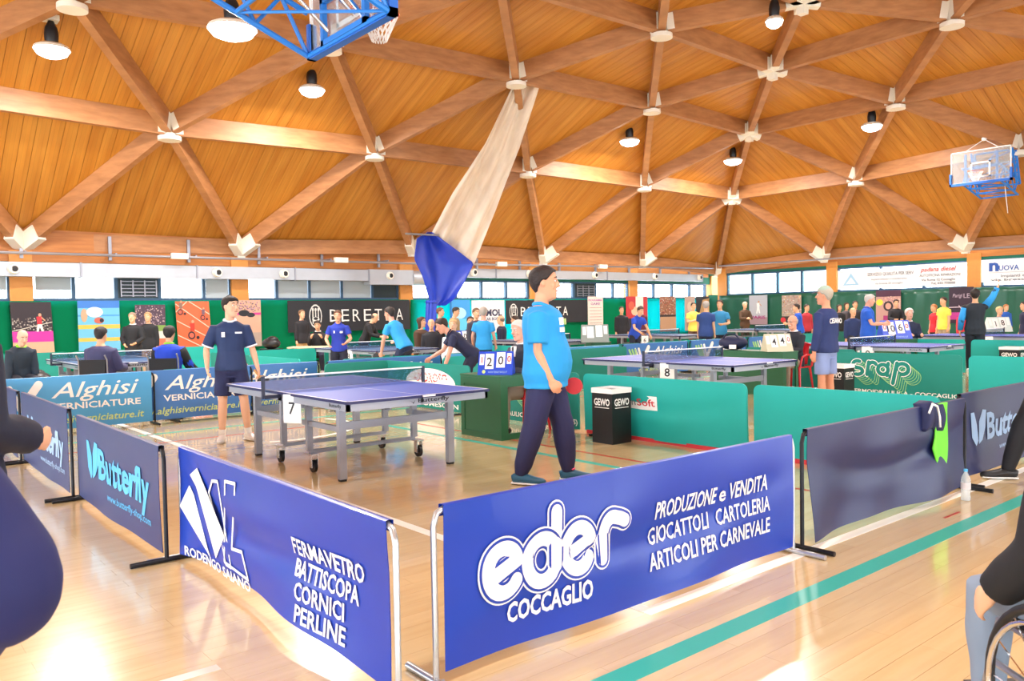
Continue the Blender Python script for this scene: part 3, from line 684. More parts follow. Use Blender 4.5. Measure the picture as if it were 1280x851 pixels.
GB = [((5.8, 11.55), (6.95, 11.55), 'small green barrier seen through the near net'), ((8.0, 11.5), (10.3, 11.5), 'green barrier between the blue banners and table 8, left one'), ((10.4, 11.5), (12.7, 11.5), 'green barrier between the blue banners and table 8, right one'),
      ((18.6, 7.0), (18.6, 4.8), 'green barrier beyond table 9, left of the small black bin'), ((18.6, 4.7), (18.6, 2.5), 'green barrier at the right edge behind the small black bin'), ((18.6, 9.4), (18.6, 7.1), 'green barrier behind the score board 10 6'),
      ((24.4, 9.4), (24.4, 7.1), 'green barrier behind the table numbered 10'), ((24.4, 7.0), (24.4, 4.8), 'far green barrier at the right edge'),
      ((3.6, 12.4), (5.6, 12.4), 'green barrier behind the young player'), ((6.6, 12.5), (8.6, 12.5), 'green barrier in front of table 3'), ((8.8, 12.45), (11.0, 12.45), 'green barrier right of table 3 front'),
      ((6.2, 15.2), (6.2, 13.2), 'green barrier left of table 3, end on'), ((6.2, 17.6), (6.2, 15.4), 'green barrier beside the player in royal blue'), ((6.3, 17.5), (8.6, 17.5), 'green barrier behind table 3, left one'), ((8.8, 17.5), (10.6, 17.5), 'green barrier behind table 3, right one'),
      ((11.65, 14.8), (11.65, 12.9), 'green barrier behind the umpire with a lanyard'), ((11.9, 12.45), (14.2, 12.45), 'green barrier behind the man in bright blue'), ((14.4, 12.45), (16.7, 12.45), 'green barrier left of the table numbered 6'), ((16.9, 12.45), (19.2, 12.45), 'green barrier in front of the table numbered 6'),
      ((19.5, 12.45), (21.8, 12.45), 'green barrier in front of the man in navy'), ((22, 12.45), (24.3, 12.45), 'green barrier in front of the far blue net'), ((24.5, 12.45), (26.8, 12.45), 'green barrier behind the seated man with score 4 4'),
      ((2.0, 21.6), (4.2, 21.6), 'green barrier at far left under the pink poster'), ((-.4, 21.6), (1.8, 21.6), 'green barrier at the left edge of the back row'), ((4.3, 21.6), (6.5, 21.6), 'green barrier under the swimming poster'), ((6.6, 21.6), (8.8, 21.6), 'green barrier under the running track poster')]
for k, (a, b_, l) in enumerate(GB): barrier(a, b_, l, 'green', green_b if k % 2 else green_d, None, seed=50 + k, gap=.03, wav=.008, inset=.01)

# ================================================================ TABLES
tab_blue = mat('blue table top', '4765cc', .42, spec=.3); tab_dark = mat('dark teal table top', '2f5a86', .4); tab_edge = mat('dark table edge', '2a2a5a', .4); leg_m = mat('grey table steel', 'a4a8b4', .35, .25); net_m = thin('net mesh', '2a4a6a', .42, .8); post_m = mat('net post', '2b3046', .4)
def table(name_lab, x, y, top=tab_blue, rz=0, logo=True):
    """x,y: near left-hand corner; 2.74 along y, 1.525 along x"""
    Lg, Wd = 2.74, 1.525
    t = thing('table_tennis_table', name_lab, 'table', (x, y, 0), 0, 'table tennis tables')
    for h in (0, 1):
        y0, y1 = (0, Lg / 2 - .004) if h == 0 else (Lg / 2 + .004, Lg); hf = obj('table_half', MB().bx(0, Wd, y0, y1, .738, .76), top, t)
        z = .7606; mb = MB(); mb.bx(0, Wd, y0 if h == 0 else y1 - .02, y0 + .02 if h == 0 else y1, .76, z); mb.bx(0, .02, y0, y1, .76, z); mb.bx(Wd - .02, Wd, y0, y1, .76, z); mb.bx(Wd / 2 - .0015, Wd / 2 + .0015, y0, y1, .76, z)
        obj('white_lines', mb, ink, hf)
        mb = MB(); mb.bx(-.003, Wd + .003, y0 if h == 0 else y1, y0 - .003 if h == 0 else y1 + .003, .735, .759); mb.bx(-.003, 0, y0, y1, .735, .759); mb.bx(Wd, Wd + .003, y0, y1, .735, .759); obj('edge', mb, tab_edge, hf)
        ap = MB(); o = .012; ya, yb = y0 + o, y1 - o
        ap.bx(o, Wd - o, ya, ya + .03, .672, .738); ap.bx(o, Wd - o, yb - .03, yb, .672, .738); ap.bx(o, o + .03, ya, yb, .672, .738); ap.bx(Wd - o - .03, Wd - o, ya, yb, .672, .738); ap.bx(Wd / 2 - .015, Wd / 2 + .015, ya, yb, .69, .738); obj('apron', ap, leg_m, t)
        s = (lambda v: v) if h == 0 else (lambda v: Lg - v)
        for cx in (.17, Wd - .17):
            lo = obj('leg', MB().bx(cx - .035, cx + .035, s(.43) - .028, s(.43) + .028, .02, .72), leg_m, t); obj('foot_pad', MB().bx(cx - .03, cx + .03, s(.43) - .025, s(.43) + .025, 0, .02), black_m, lo)
            obj('inner_leg', MB().bx(cx - .03, cx + .03, s(1.08) - .022, s(1.08) + .022, .2, .72), leg_m, t)
            obj('side_rail', MB().bx(cx - .016, cx + .016, min(s(.43), s(1.2)), max(s(.43), s(1.2)), .44, .49), leg_m, t)
        obj('cross_rail', MB().bx(.17, Wd - .17, s(.43) - .015, s(.43) + .015, .46, .53), leg_m, t)
        br = obj('wheel_bar', MB().bx(.17, Wd - .17, s(1.08) - .02, s(1.08) + .02, .17, .205), leg_m, t)
        for cx in (.17, Wd - .17):
            mb = MB().bx(cx - .04, cx + .04, s(1.02) - .07, s(1.02) + .1, .165, .18); mb.bx(cx - .035, cx - .028, s(1.0) - .03, s(1.0) + .03, .05, .17); mb.bx(cx + .028, cx + .035, s(1.0) - .03, s(1.0) + .03, .05, .17); c = obj('caster_fork', mb, chrome_m, t)
            obj('wheel', MB().tube([(cx - .016, s(1.0), .062), (cx + .016, s(1.0), .062)], .06, 18), black_m, c, 40); obj('hub', MB().tube([(cx - .02, s(1.0), .062), (cx + .02, s(1.0), .062)], .022, 10), grey_m, c, 40)
        if logo and h == 0:
            mb = MB(); f = lambda u, v: (u, o - .002, v); text(mb, 'Butterfly', f, .72, .695, .34, .036, .015); text(mb, 'EUROPA', f, .76, .742, .14, .012, .01)
            mb.add([f(.62, .72), f(.66, .70), f(.67, .685), f(.69, .72), f(.67, .70)], [(0, 1, 2, 3, 4)]); dec(t, mb, ink_k); mb = MB(); f2 = lambda u, v: (o - .002, 1.2 - u, v); text(mb, 'Butterfly', f2, .86, .695, .22, .03, .015); dec(t, mb, ink_k)
            obj('logo_plate', MB().bx(.76, .90, -.0045, -.0035, .742, .757), ink, t)
    nt = obj('net', MB().bx(-.14, Wd + .14, Lg / 2 - .002, Lg / 2 + .002, .765, .90), net_m, t); obj('net_tape', MB().bx(-.14, Wd + .14, Lg / 2 - .004, Lg / 2 + .004, .898, .914), ink, nt)
    for cx in (-.1525, Wd + .1525):
        sg = 1 if cx < 0 else -1; mb = MB().bx(cx - .014, cx + .014, Lg / 2 - .014, Lg / 2 + .014, .70, .918); mb.bx(min(cx, cx + sg * .2), max(cx, cx + sg * .2), Lg / 2 - .03, Lg / 2 + .03, .70, .735); obj('net_post', mb, post_m, t)
    return t
table('near blue competition table with the white card 7, in the middle of the front court', 3.27, 6.11)
table('blue competition table with the white card 8, behind the bright blue shirt', 8.81, 6.15)
table('blue competition table with the white card 9, behind the man in shorts', 14.55, 6.15)
table('blue competition table with the white card 10, at the right edge', 20.3, 6.15)
table('dark blue table with the white card 3, left of the bending light-blue player', 8.35, 14.3, tab_dark)
table('dark table at far left with two people seated at it from behind', 3.0, 14.6, tab_dark)
table('dark blue table with a white score box in the middle background', 13.4, 14.3, tab_dark)
table('dark blue table with the white card 6 in front of the royal-blue bending player', 18.0, 14.3, tab_dark)
table('far dark blue table under the brown coat onlooker', 24.0, 14.4, tab_dark)
def card(s, x, y, z, label, w=.2, h=.26, rz=0):
    t = thing('number_card', label, 'card', (x, y, z), rz, 'table number cards')
    obj('card_sheet', MB().bx(0, w, -.004, 0, 0, h), ink, t); mb = MB(); text(mb, s, lambda u, v: (u, -.006, v), w / 2, h * .32, None, h * .42, .012, align='c'); obj('number', mb, ink_k, t)
for s, x, y, wh in (('7', 3.25, 7.28, 'near table'), ('8', 8.79, 7.32, 'table behind the black bin'), ('9', 14.5, 7.32, 'table behind the man in shorts'), ('10', 20.2, 7.4, 'table at the right edge'), ('3', 8.3, 15.5, 'dark table left of the bending player'), ('6', 17.9, 15.6, 'far dark table behind table 8')):
    card(s, x - .02, y, .48, 'white card %s hung on the %s' % (s, wh), .2 if s != '10' else .26, .27, math.radians(-62))

# umpire desks, score boards, chairs
desk_g = mat('green painted wood', '24603f', .45, var=.08, scale=4); sb_blue = mat('blue card', '1f49c8', .4); red_pl = mat('red plastic', 'd0202c', .3)
def desk(x, y, label, rz=0, w=.78):
    t = thing('umpire_desk', label, 'desk', (x, y, 0), rz, 'green umpire desks')   # long side along y, front faces -x
    d, h = .46, .75
    obj('desk_top', MB().bx(-.01, d + .01, -.01, w + .01, h - .025, h), desk_g, t)
    obj('front_panel', MB().bx(.0, .02, .0, w, .0, h - .025).bx(-.008, 0, .0, .07, 0, h - .03).bx(-.008, 0, w - .07, w, 0, h - .03).bx(-.008, 0, .07, w - .07, h - .11, h - .03).bx(-.008, 0, .07, w - .07, 0, .07), desk_g, t)
    for y0 in (0, w - .03):
        obj('side_frame', MB().bx(.02, .1, y0, y0 + .03, 0, h - .025).bx(d - .06, d, y0, y0 + .03, 0, h - .025).bx(.1, d - .06, y0, y0 + .03, h - .13, h - .025).bx(.1, d - .06, y0, y0 + .03, 0, .07), desk_g, t)
    return t
def score(x, y, z, a, b, label, base=sb_blue, rz=0, s=1, red=('1', '0')):
    """A-frame board; the face with the cards looks along local -y"""
    t = thing('score_board', label, 'score board', (x, y, z), rz, 'flip score boards')
    w, h, d = .40 * s, .26 * s, .13 * s
    obj('folded_stand', MB().prism([(-d, 0), (d, 0), (.004, h), (-.004, h)], lambda u, v, q: (q - w / 2, u, v), w), base, t)
    F = lambda u, v, k=.0: (u, -d + d * v / h - .006 - k, v)
    for i, (tx, cw, u0, up_, m) in enumerate(((red[0], .052, -.185, .09, ink_r), (a, .10, -.12, .045, ink_k), (b, .10, .01, .06, ink_k), (red[1], .052, .13, .10, ink_r))):
        u0 *= s; cw *= s; v0 = up_ * s + .02 * s; hh = (.12 if cw < .07 * s else .17) * s
        c = obj('score_card', MB().add([F(u0, v0), F(u0 + cw, v0), F(u0 + cw, v0 + hh), F(u0, v0 + hh)], [(0, 1, 2, 3)]), ink, t)
        if tx: mb = MB(); text(mb, tx, lambda u, v: F(u, v, .003), u0 + cw / 2, v0 + hh * .2, None, hh * .55, .01, align='c'); obj('digit', mb, m, c)
    if base is sb_blue: mb = MB(); text(mb, 'WWW.TENNISTAVOLO.IT', lambda u, v: F(u, v, .001), -.08 * s, .02 * s, .22 * s, .022 * s, .01); dec(t, mb, ink_p); obj('round_emblem', MB().add([F(-.13 * s + p, .035 * s + q) for p, q in arc(0, 0, .02 * s, .02 * s, 0, 360, 12)[:-1]], [tuple(range(12))]), ink_y, t)
    return t
A_CAM = math.radians(-39.8)   # local -y towards the camera
def chair(x, y, rz, label):
    t = thing('plastic_chair', label, 'chair', (x, y, 0), rz, 'red plastic chairs')  # faces +x
    obj('seat', MB().grid(lambda u, v: (-.2 + .42 * u, -.21 + .42 * v, .44 - .02 * math.sin(PI * u) * math.sin(PI * v)), 6, 6, (0, 0, -.02)), red_pl, t, 40)
    obj('backrest', MB().tube([(-.2, -.2, .44), (-.25, -.21, .62), (-.29, -.17, .8), (-.3, 0, .85), (-.29, .17, .8), (-.25, .21, .62), (-.2, .2, .44)], .022, 8).bx(-.285, -.265, -.03, .03, .45, .84).grid(lambda u, v: (-.225 - .07 * v, (-.1 + .2 * u) , .46 + .36 * v), 2, 3, (-.01, 0, 0)), red_pl, t, 40)
    for sx, sy in ((-1, -1), (-1, 1), (1, -1), (1, 1)): obj('leg', MB().tube([(.17 * sx, .18 * sy, .43), (.22 * sx, .22 * sy, 0)], [.024, .016], 8), red_pl, t, 40)
    for sy in (-1, 1): obj('armrest', MB().tube([(-.25, .22 * sy, .63), (0, .25 * sy, .65), (.17, .24 * sy, .62), (.19, .2 * sy, .43)], .018, 8), red_pl, t, 40)
    return t
desk(5.88, 7.27, 'dark green umpire desk behind the near table, with a blue score board on top')
score(6.1, 7.62, .75, '2', '0', 'blue flip score board showing 2 and 0 on the nearest green desk', rz=A_CAM - .15, s=1.05)
desk(12.15, 7.5, 'dark green umpire desk right of table 8 with score 4 4', w=1.35)
score(12.32, 7.72, .75, '4', '4', 'beige flip score board showing 4 and 4', mat('beige card', 'c9c6ac', .6), A_CAM + .1, 1.15, ('', '0'))
desk(18.1, 8.1, 'dark green umpire desk behind table 9')
score(18.3, 8.5, .75, '10', '6', 'blue flip score board showing 10 and 6', rz=A_CAM, s=1.6, red=('0', '0'))
desk(23.8, 8.0, 'dark umpire desk at the right edge behind table 10')
score(23.95, 8.35, .75, '1', '8', 'white flip score board showing 1 and 8, at the right edge', mat('white card', 'd6e4e0', .6), A_CAM, 1.5, ('', ''))
desk(11.0, 14.9, 'dark green umpire desk right of table 3'); score(11.2, 15.3, .75, '0', '0', 'blue flip score board right of table 3, on the far green desk', rz=A_CAM + .5, s=1.3, red=('', ''))
score(13.87, 13.56, .75, '', '', 'grey blank score board right of the big man', mat('grey card', '8a9490', .6), A_CAM, 1.6, ('', '')); desk(13.82, 13.60, 'far dark green desk under the grey score board', -.6)
chair(6.66, 7.75, PI, 'red plastic chair under the white-haired umpire'); chair(13.2, 7.9, PI, 'red plastic chair under the bald moustached umpire'); chair(5.3, 14.05, 1.2, 'empty red plastic chair behind the young player')
# bins
def bin_(x, y, rz, label, s=1):
    t = thing('waste_bin', label, 'bin', (x, y, 0), rz, 'black square bins'); a = .155 * s; h = .62
    obj('bin_body', MB().bx(-a, a, -a, a, 0, h - .05), black_m, t)
    mb = MB(); mb.bx(-a - .006, a + .006, -a - .006, -a, h - .055, h); mb.bx(-a - .006, a + .006, a, a + .006, h - .055, h); mb.bx(-a - .006, -a, -a, a, h - .055, h); mb.bx(a, a + .006, -a, a, h - .055, h); obj('white_rim', mb, ink, t)
    obj('liner', MB().bx(-a + .01, a - .01, -a + .01, a - .01, h - .06, h - .03), black_m, t)
    mb = MB(); text(mb, 'GEWO', lambda u, v: (u, -a - .003, v), 0, .43, .24 * s, .075, .03, align='c'); mb.bx(-.11 * s, .11 * s, -a - .003, -a - .002, .40, .408); dec(t, mb, ink); mb = MB(); text(mb, 'GEWO', lambda u, v: (-a - .003, -u, v), 0, .43, .24 * s, .075, .03, align='c')
    mb.bx(-a - .003, -a - .002, -.11 * s, .11 * s, .40, .408); dec(t, mb, ink)
    return t
bin_(6.72, 6.32, 0, 'tall square black waste bin with white rim, in front of the creased green barrier')
bin_(11.69, 6.26, 0, 'black waste bin partly behind the man in shorts'); bin_(18.3, 6.1, 0, 'black waste bin at the right edge in front of the far green barrier', 1.2)
bin_(5.75, 13.0, 0, 'low black bin behind the young player, left of table 3', 1.1); bin_(12.2, 15.0, 0, 'black bin behind the bright blue shirt', 1.4)
# small things
tw = thing('lime_garment', 'lime green and navy garment hung over the plain navy barrier', 'garment', (6.25, 2.66, 0))
def drape(x0, x1, z0, side, k):
    return lambda u, v: (x0 + (x1 - x0) * u + .05 * math.sin(v * 3 + k) * (1 - v), side * (.03 + .006 * math.sin(u * 9 + v * 4 + k)), z0(u) + (.745 - z0(u)) * v)
obj('lime_panel', MB().grid(drape(.02, .26, lambda u: .22 + .55 * (u - .6) ** 2, -1, 0), 14, 14, (0, -.012, 0)), mat('lime fabric', '74e83c', .6, var=.15, scale=12), tw, 180)
obj('navy_panel', MB().grid(lambda u, v: (-.14 + .28 * u + .1 * v * 0, -.05 + .1 * u * 0 - .012 * math.sin(u * 8) - .02 * math.sin(PI * v) - .0, .56 + .20 * v + .02 * math.sin(u * 5)), 10, 8, (0, .09, 0)), mat('navy fabric', '1c2350', .7), tw, 180)
obj('white_piping', MB().tube([(-.15, -.08, .70), (-.1, -.085, .765), (-.02, -.085, .74), (.02, -.085, .66), (.03, -.085, .58)], .009, 6), ink, tw, 180)
bt = thing('water_bottle', 'clear plastic water bottle on the floor before the navy barriers', 'bottle', (6.55, 2.5, 0))
obj('bottle_body', MB().lathe([(0, 0), (.032, .003), (.034, .02), (.031, .05), (.034, .08), (.031, .12), (.034, .15), (.03, .18), (.013, .21), (.013, .225)], n=16), thin('clear plastic', 'e4eef2', .4), bt, 60)
obj('cap', MB().lathe([(.015, .222), (.015, .24), (0, .24)], n=12), ink_b, bt, 40); obj('label_band', MB().lathe([(.035, .09), (.035, .14)], n=16), mat('faint label', 'd8d0d4', .5), bt, 60)
bg = thing('sports_bag', 'navy sports bag with white emblem on the corner of table 8 desk', 'bag', (11.3, 7.9, .0))
put(bg, (12.35, 8.62, .75), .3)
mb = MB().ell((0, 0, .13), (.2, .26, .13), 16, 10); obj('bag_body', mb, mat('navy nylon', '1a2248', .6, bump=.3, scale=14), bg, 180)
obj('strap', MB().tube([(-.1, -.2, .14), (-.12, -.08, .28), (-.12, .08, .29), (-.1, .2, .14)], .014, 6), MATS['navy nylon'], bg, 60)
obj('emblem', MB().bx(-.225, -.2, -.12, .0, .03, .10), ink, bg)
# ================================================================ POSTERS AND BANNERS ON THE WALLS
def poster(x0, x1, z0, z1, label, bg_c, shapes, axis='x', off=.26, cat='poster', group='tall sport posters', name='wall_poster', tilt=0):
    """flat print; shapes: (kind, colour, data) in 0..1 units"""
    if axis == 'x': t = thing(name, label, cat, (x0, WL - off, 0), 0, group); w = x1 - x0
    else: t = thing(name, label, cat, (WR - off, x1, 0), -PI / 2, group); w = x1 - x0
    h = z1 - z0; F = lambda u, v, k=0: (u * w + tilt * (1 - v), -.001 * k + .008 * math.sin(u * 5) , z0 + v * h)
    obj('sheet', MB().grid(lambda u, v: F(u, v), 8, 2, (0, .006, 0)), mat('print ' + bg_c, bg_c, .55), t)
    k = 2
    for sh in shapes:
        kind, c = sh[0], sh[1]; mb = MB(); k += 1.5
        if kind == 'r': u0, u1, v0, v1 = sh[2]; mb.grid(lambda u, v: F(u0 + (u1 - u0) * u, v0 + (v1 - v0) * v, k), 8, 1)
        elif kind == 'p': mb.add([F(u, v, k) for u, v in sh[2]], [tuple(range(len(sh[2])))])
        elif kind == 'e': cx, cy, rx, ry = sh[2]; mb.add([F(u, v, k) for u, v in arc(cx, cy, rx, ry, 0, 360, 14)[:-1]], [tuple(range(14))])
        elif kind == 's': stroke(mb, sh[2], 1, (lambda u, v: F(u, v, k)), 3) if 0 else None; mb = ribbon(sh[2], sh[3], lambda u, v: F(u, v, k))
        elif kind == 't': s, u, v, tw_, th = sh[2]; text(mb, s, lambda a, b: F(a / w, b / h, k), u * w, v * h, tw_ * w if tw_ else None, th * h, sh[3] if len(sh) > 3 else .02, sh[4] if len(sh) > 4 else 0)
        elif kind == 'c':  # a crowd: many small dots
            u0, u1, v0, v1, n_, cs = sh[2]; r = random.Random(k); mats_ = [mat('print ' + q, q, .55) for q in cs]; mb.m = 0
            for _ in range(n_):
                mb.m = r.randrange(len(cs)); a, b = r.uniform(u0, u1), r.uniform(v0, v1); s = .016
                mb.add([F(a - s, b - s * .7, k), F(a + s, b - s * .7, k), F(a + s, b + s * .7, k), F(a - s, b + s * .7, k)], [(0, 1, 2, 3)])
            obj('printed_crowd', mb, mats_, t, kind='stuff'); continue
        obj('printed_shape' if kind != 't' else 'lettering', mb, mat('print ' + c, c, .55), t)
    return t
def ribbon(pts, w, fn):
    mb = MB(); q = []
    for i, (x, y) in enumerate(pts):
        a = pts[max(0, i - 1)]; b = pts[min(len(pts) - 1, i + 1)]; d = math.hypot(b[0] - a[0], b[1] - a[1]) or 1; nx, ny = -(b[1] - a[1]) / d * w / 2, (b[0] - a[0]) / d * w / 2
        q += [fn(x + nx, y + ny), fn(x - nx, y - ny)]
    mb.add(q, [(2 * i, 2 * i + 1, 2 * i + 3, 2 * i + 2) for i in range(len(pts) - 1)]); return mb
def figure(c1, c2, x, y, s, skin='c79a78'):
    return [('e', skin, (x + .02 * s, y + .16 * s, .035 * s, .03 * s)), ('p', c1, [(x - .06 * s, y + .13 * s), (x + .06 * s, y + .14 * s), (x + .05 * s, y), (x - .05 * s, y)]),
            ('p', c2, [(x - .05 * s, y), (x + .05 * s, y), (x + .08 * s, y - .12 * s), (x + .03 * s, y - .12 * s), (x, y - .04 * s), (x - .04 * s, y - .13 * s), (x - .08 * s, y - .12 * s)]), ('s', skin, [(x + .05 * s, y + .12 * s), (x + .13 * s, y + .06 * s)], .025 * s)]
def wheelchair_fig(c, x, y, s): return [('e', '26242c', (x - .03 * s, y - .08 * s, .09 * s, .07 * s)), ('e', 'c86048', (x - .03 * s, y - .08 * s, .06 * s, .045 * s)), ('e', '26242c', (x + .12 * s, y - .12 * s, .04 * s, .03 * s))] + figure(c, c, x, y, s)[:2]
poster(3.38, 4.30, .6, 1.97, 'tall poster with a dark crowd, a figure in red and a magenta band', '2a2028', [('c', '', (.02, .98, .4, .7, 150, ['8a8078', '5a4a48', 'b0a8a0'])), ('r', 'c0309a', (0, 1, .25, .45)), ('r', 'd8a888', (0, 1, 0, .25)), ('s', 'd8d0c0', [(0, .46), (1, .62)], .012)] + figure('d02838', 'e8e0d8', .68, .58, 1.1), tilt=.05)
poster(4.92, 5.95, .6, 2.0, 'tall poster of a swimming pool with blue water and yellow lane ropes', '6ab8dc', [('r', '3a78c8', (0, 1, .86, 1)), ('r', 'd8b850', (0, 1, .46, .54)), ('r', 'd8b850', (0, 1, .22, .29)), ('r', '4a98d0', (0, 1, .70, .73)), ('e', 'c0a080', (.15, .72, .08, .13)), ('e', 'd8e8f0', (.4, .78, .2, .1)), ('e', 'c06050', (.5, .62, .12, .06)), ('e', '26242c', (.56, .62, .05, .04))])
poster(6.35, 7.15, .6, 1.88, 'tall poster with a dense crowd above green and orange ground, behind two standing men', '4a3848', [('c', '', (.02, .98, .55, .98, 130, ['a08898', '705868', 'c8b0a8'])), ('r', '7a9a48', (.3, 1, .42, .55)), ('r', 'c87050', (0, 1, 0, .42)), ('r', 'd8d0c8', (.7, .98, .26, .42))])
poster(7.43, 8.38, .6, 1.97, 'tall poster of an orange running track with racing wheelchairs', 'd8643c', [('s', 'e8c8b0', [(0, .78), (.35, 1)], .02), ('s', 'e8c8b0', [(0, .95), (1, .42)], .02), ('s', 'e8c8b0', [(0, .6), (1, .2)], .02), ('s', 'e8c8b0', [(.4, 1), (1, .72)], .02), ('s', 'e8c8b0', [(0, .3), (.8, 0)], .02)] + wheelchair_fig('c03828', .45, .38, 1.2) + wheelchair_fig('8a6a5a', .15, .85, .9) + wheelchair_fig('705868', .8, .72, .8), tilt=.06)
poster(8.9, 9.95, .6, 2.0, 'tall poster of athletes at a pale track, behind the young player', 'c8a088', [('c', '', (.02, .98, .74, .98, 110, ['8a5878', 'b090a0', '5a4858'])), ('r', 'c83888', (0, 1, .68, .73)), ('e', '1c1c24', (.5, .72, .16, .07)), ('e', '24242c', (.7, .68, .12, .05)), ('r', 'a8988c', (0, 1, 0, .3))])
def trident(x, y, s): return [('e', 'd8d8d4', (x, y, .052 * s, .40 * s)), ('e', '1c1f26', (x, y, .045 * s, .35 * s))] + [('r', 'd8d8d4', (x + d * s - .004 * s, x + d * s + .004 * s, y - .26 * s, y + .22 * s)) for d in (-.022, 0, .022)] + [('e', 'd8d8d4', (x + d * s, y + .22 * s, .008 * s, .06 * s)) for d in (-.022, 0, .022)] + [('e', 'd8d8d4', (x, y - .1 * s, .03 * s, .08 * s)), ('e', '1c1f26', (x, y - .08 * s, .018 * s, .05 * s))]
poster(10.82, 15.3, .98, 1.98, 'wide black wall banner with large spaced white capitals and a round trident emblem', '1c1f26', trident(.21, .5, .95) + [('t', 'e8e8e4', (c, .32 + .092 * k, .32, .062, .40), -.005) for k, c in enumerate('BERETTA')] + [('r', 'e8e8e4', (.32 + .092 * k, .32 + .092 * k + .02, .31, .33)) for k in range(7)], group='wide wall banners')
poster(17.02, 17.92, .6, 1.98, 'blue poster hung left of the white banner with dark blue lettering', '3a9ae0', [('r', '60c8f0', (.05, .95, .05, .5)), ('e', 'a8e0f8', (.5, .65, .3, .15)), ('r', '2868b8', (0, .08, 0, 1))])
poster(18.0, 19.55, .75, 1.96, 'white wall banner with blocky dark blue capitals between two darker ones', 'dcdfe2', [('t', '2a3050', ('SIMMOL', .08, .52, .84, .2), .04), ('t', '3a4468', ('CAR BODY', .38, .38, .5, .09), .02)], group='wide wall banners')
poster(19.62, 24.0, 1.05, 1.96, 'second black wall banner with spaced white capitals, partly behind the man in bright blue', '1c1f26', trident(.09, .5, .9) + [('t', 'e8e8e4', (c, .17 + .085 * k, .32, .06, .40), -.005) for k, c in enumerate('BERETTA')], group='wide wall banners')
poster(24.05, 24.95, .5, 2.1, 'tall white notice with purple heading and small lines of text', 'e0cfc6', [('t', '9a4a98', ('PROGRAMMA', .05, .88, .9, .05), .02), ('t', '7a4a88', ('GARE', .2, .78, .6, .06), .02)] + [('r', 'a89088', (.1, .9, .7 - .08 * k, .715 - .08 * k)) for k in range(8)])
poster(26.4, 27.8, .5, 2.1, 'tall red and white poster behind the royal blue bending player', 'b8343c', [('r', 'e8dcd0', (.45, .8, .3, 1)), ('e', 'd8b898', (.4, .6, .16, .12)), ('r', '2a2a38', (0, .25, .0, .4)), ('e', 'c86048', (.25, .75, .14, .12))])
poster(28.66, 29.78, .5, 2.1, 'narrow poster with a red and white crowd over a brown court', '9a6a50', [('c', '', (.02, .98, .48, .98, 160, ['c03038', 'e8e0d8', 'd8b898', '2a2a38'])), ('r', '3a3030', (0, 1, .42, .48)), ('r', 'c09878', (0, 1, .0, .42))])
poster(30.45, 31.2, .5, 2.1, 'pale sandy poster beside the onlooker in yellow', 'c8a898', [('r', 'b09080', (.2, .8, .1, .5)), ('e', 'e0c8b0', (.5, .7, .25, .15))])
poster(31.3, 32.3, .5, 2.1, 'poster of a curved sandy track with a dark figure, nearest the room corner', '3a3a40', [('p', 'c8a070', [(0, .1), (1, .3), (1, .95), (.5, .9)]), ('p', 'e8c890', [(.2, .3), (1, .5), (1, .75), (.6, .8)]), ('e', '28242c', (.75, .25, .2, .15))])
poster(20.73, 21.68, .75, 2.08, 'grey poster with a white fencing figure and purple lettering', 'b4bac4', [('r', 'a08890', (0, 1, 0, .25)), ('t', 'a02878', ('PARIS', .1, .2, .8, .1), .03)] + figure('f0f0f0', 'f0f0f0', .5, .55, 1.4), 'y')
poster(19.05, 20.0, .8, 2.04, 'poster with a yellow and white crowd at the right wall', 'a8988c', [('c', '', (.02, .98, .3, .98, 140, ['e8e0d8', 'd8b830', 'c05048', '504848'])), ('r', '3a3434', (0, 1, 0, .25))], 'y')
poster(14.75, 15.75, .85, 2.12, 'poster of players in pink and yellow behind the onlooker in black', 'b89088', [('r', '4a2840', (0, 1, .8, 1)), ('c', '', (.3, .98, .5, .8, 60, ['e8c8b8', '8a5878', 'd8a898'])), ('e', 'd8d040', (.15, .62, .14, .1)), ('e', '302830', (.5, .5, .2, .16)), ('e', 'c89888', (.5, .5, .12, .1)), ('r', 'a03070', (.3, 1, .06, .2))], 'y')
poster(12.08, 12.95, .8, 2.15, 'dark purple poster with magenta band beside the serving player', '2c1a30', [('t', 'a898a8', ('Parigi', .15, .72, .4, .1), .01, .2), ('s', 'd8c8d8', [(0, .44), (1, .46)], .02), ('s', 'd8c8d8', [(.4, .5), (.6, .3)], .02), ('r', 'b03088', (0, 1, .1, .3)), ('t', 'a898a8', ('LE', .6, .7, .25, .12), .01)], 'y')
def wb(y0, y1, z0, z1, label, shapes): poster(y0, y1, z0, z1, label, 'e6e8ea', shapes, 'y', .12, 'banner', 'white advertising banners under the roof', 'advertising_banner')
wb(14.25, 17.45, 2.22, 3.0, 'white advertising banner with a pale blue triangle and grey lettering', [('p', '9ac4e0', [(.07, .2), (.18, .85), (.29, .2)]), ('p', 'e6e8ea', [(.115, .28), (.18, .62), (.245, .28)]), ('t', '3a4048', ('SERVIZIO QUALITA PER SERV', .4, .65, .58, .16), .01), ('t', '8a9098', ('impianti idraulici e riscaldamento', .45, .42, .45, .09)), ('t', '8a9098', ('via brescia 20 coccaglio', .5, .2, .35, .09))])
wb(12.42, 14.2, 2.25, 3.08, 'white advertising banner with red italic lettering', [('t', 'd03838', ('padana diesel', .08, .66, .74, .2), .02, .3), ('t', '3a4048', ('AUTOFFICINA RIPARAZIONI', .06, .42, .84, .12), .01), ('t', '4a5058', ('Via Roma 12 Coccaglio', .1, .22, .7, .1)), ('t', '4a5058', ('Tel. 030 770000', .3, .05, .5, .1))])
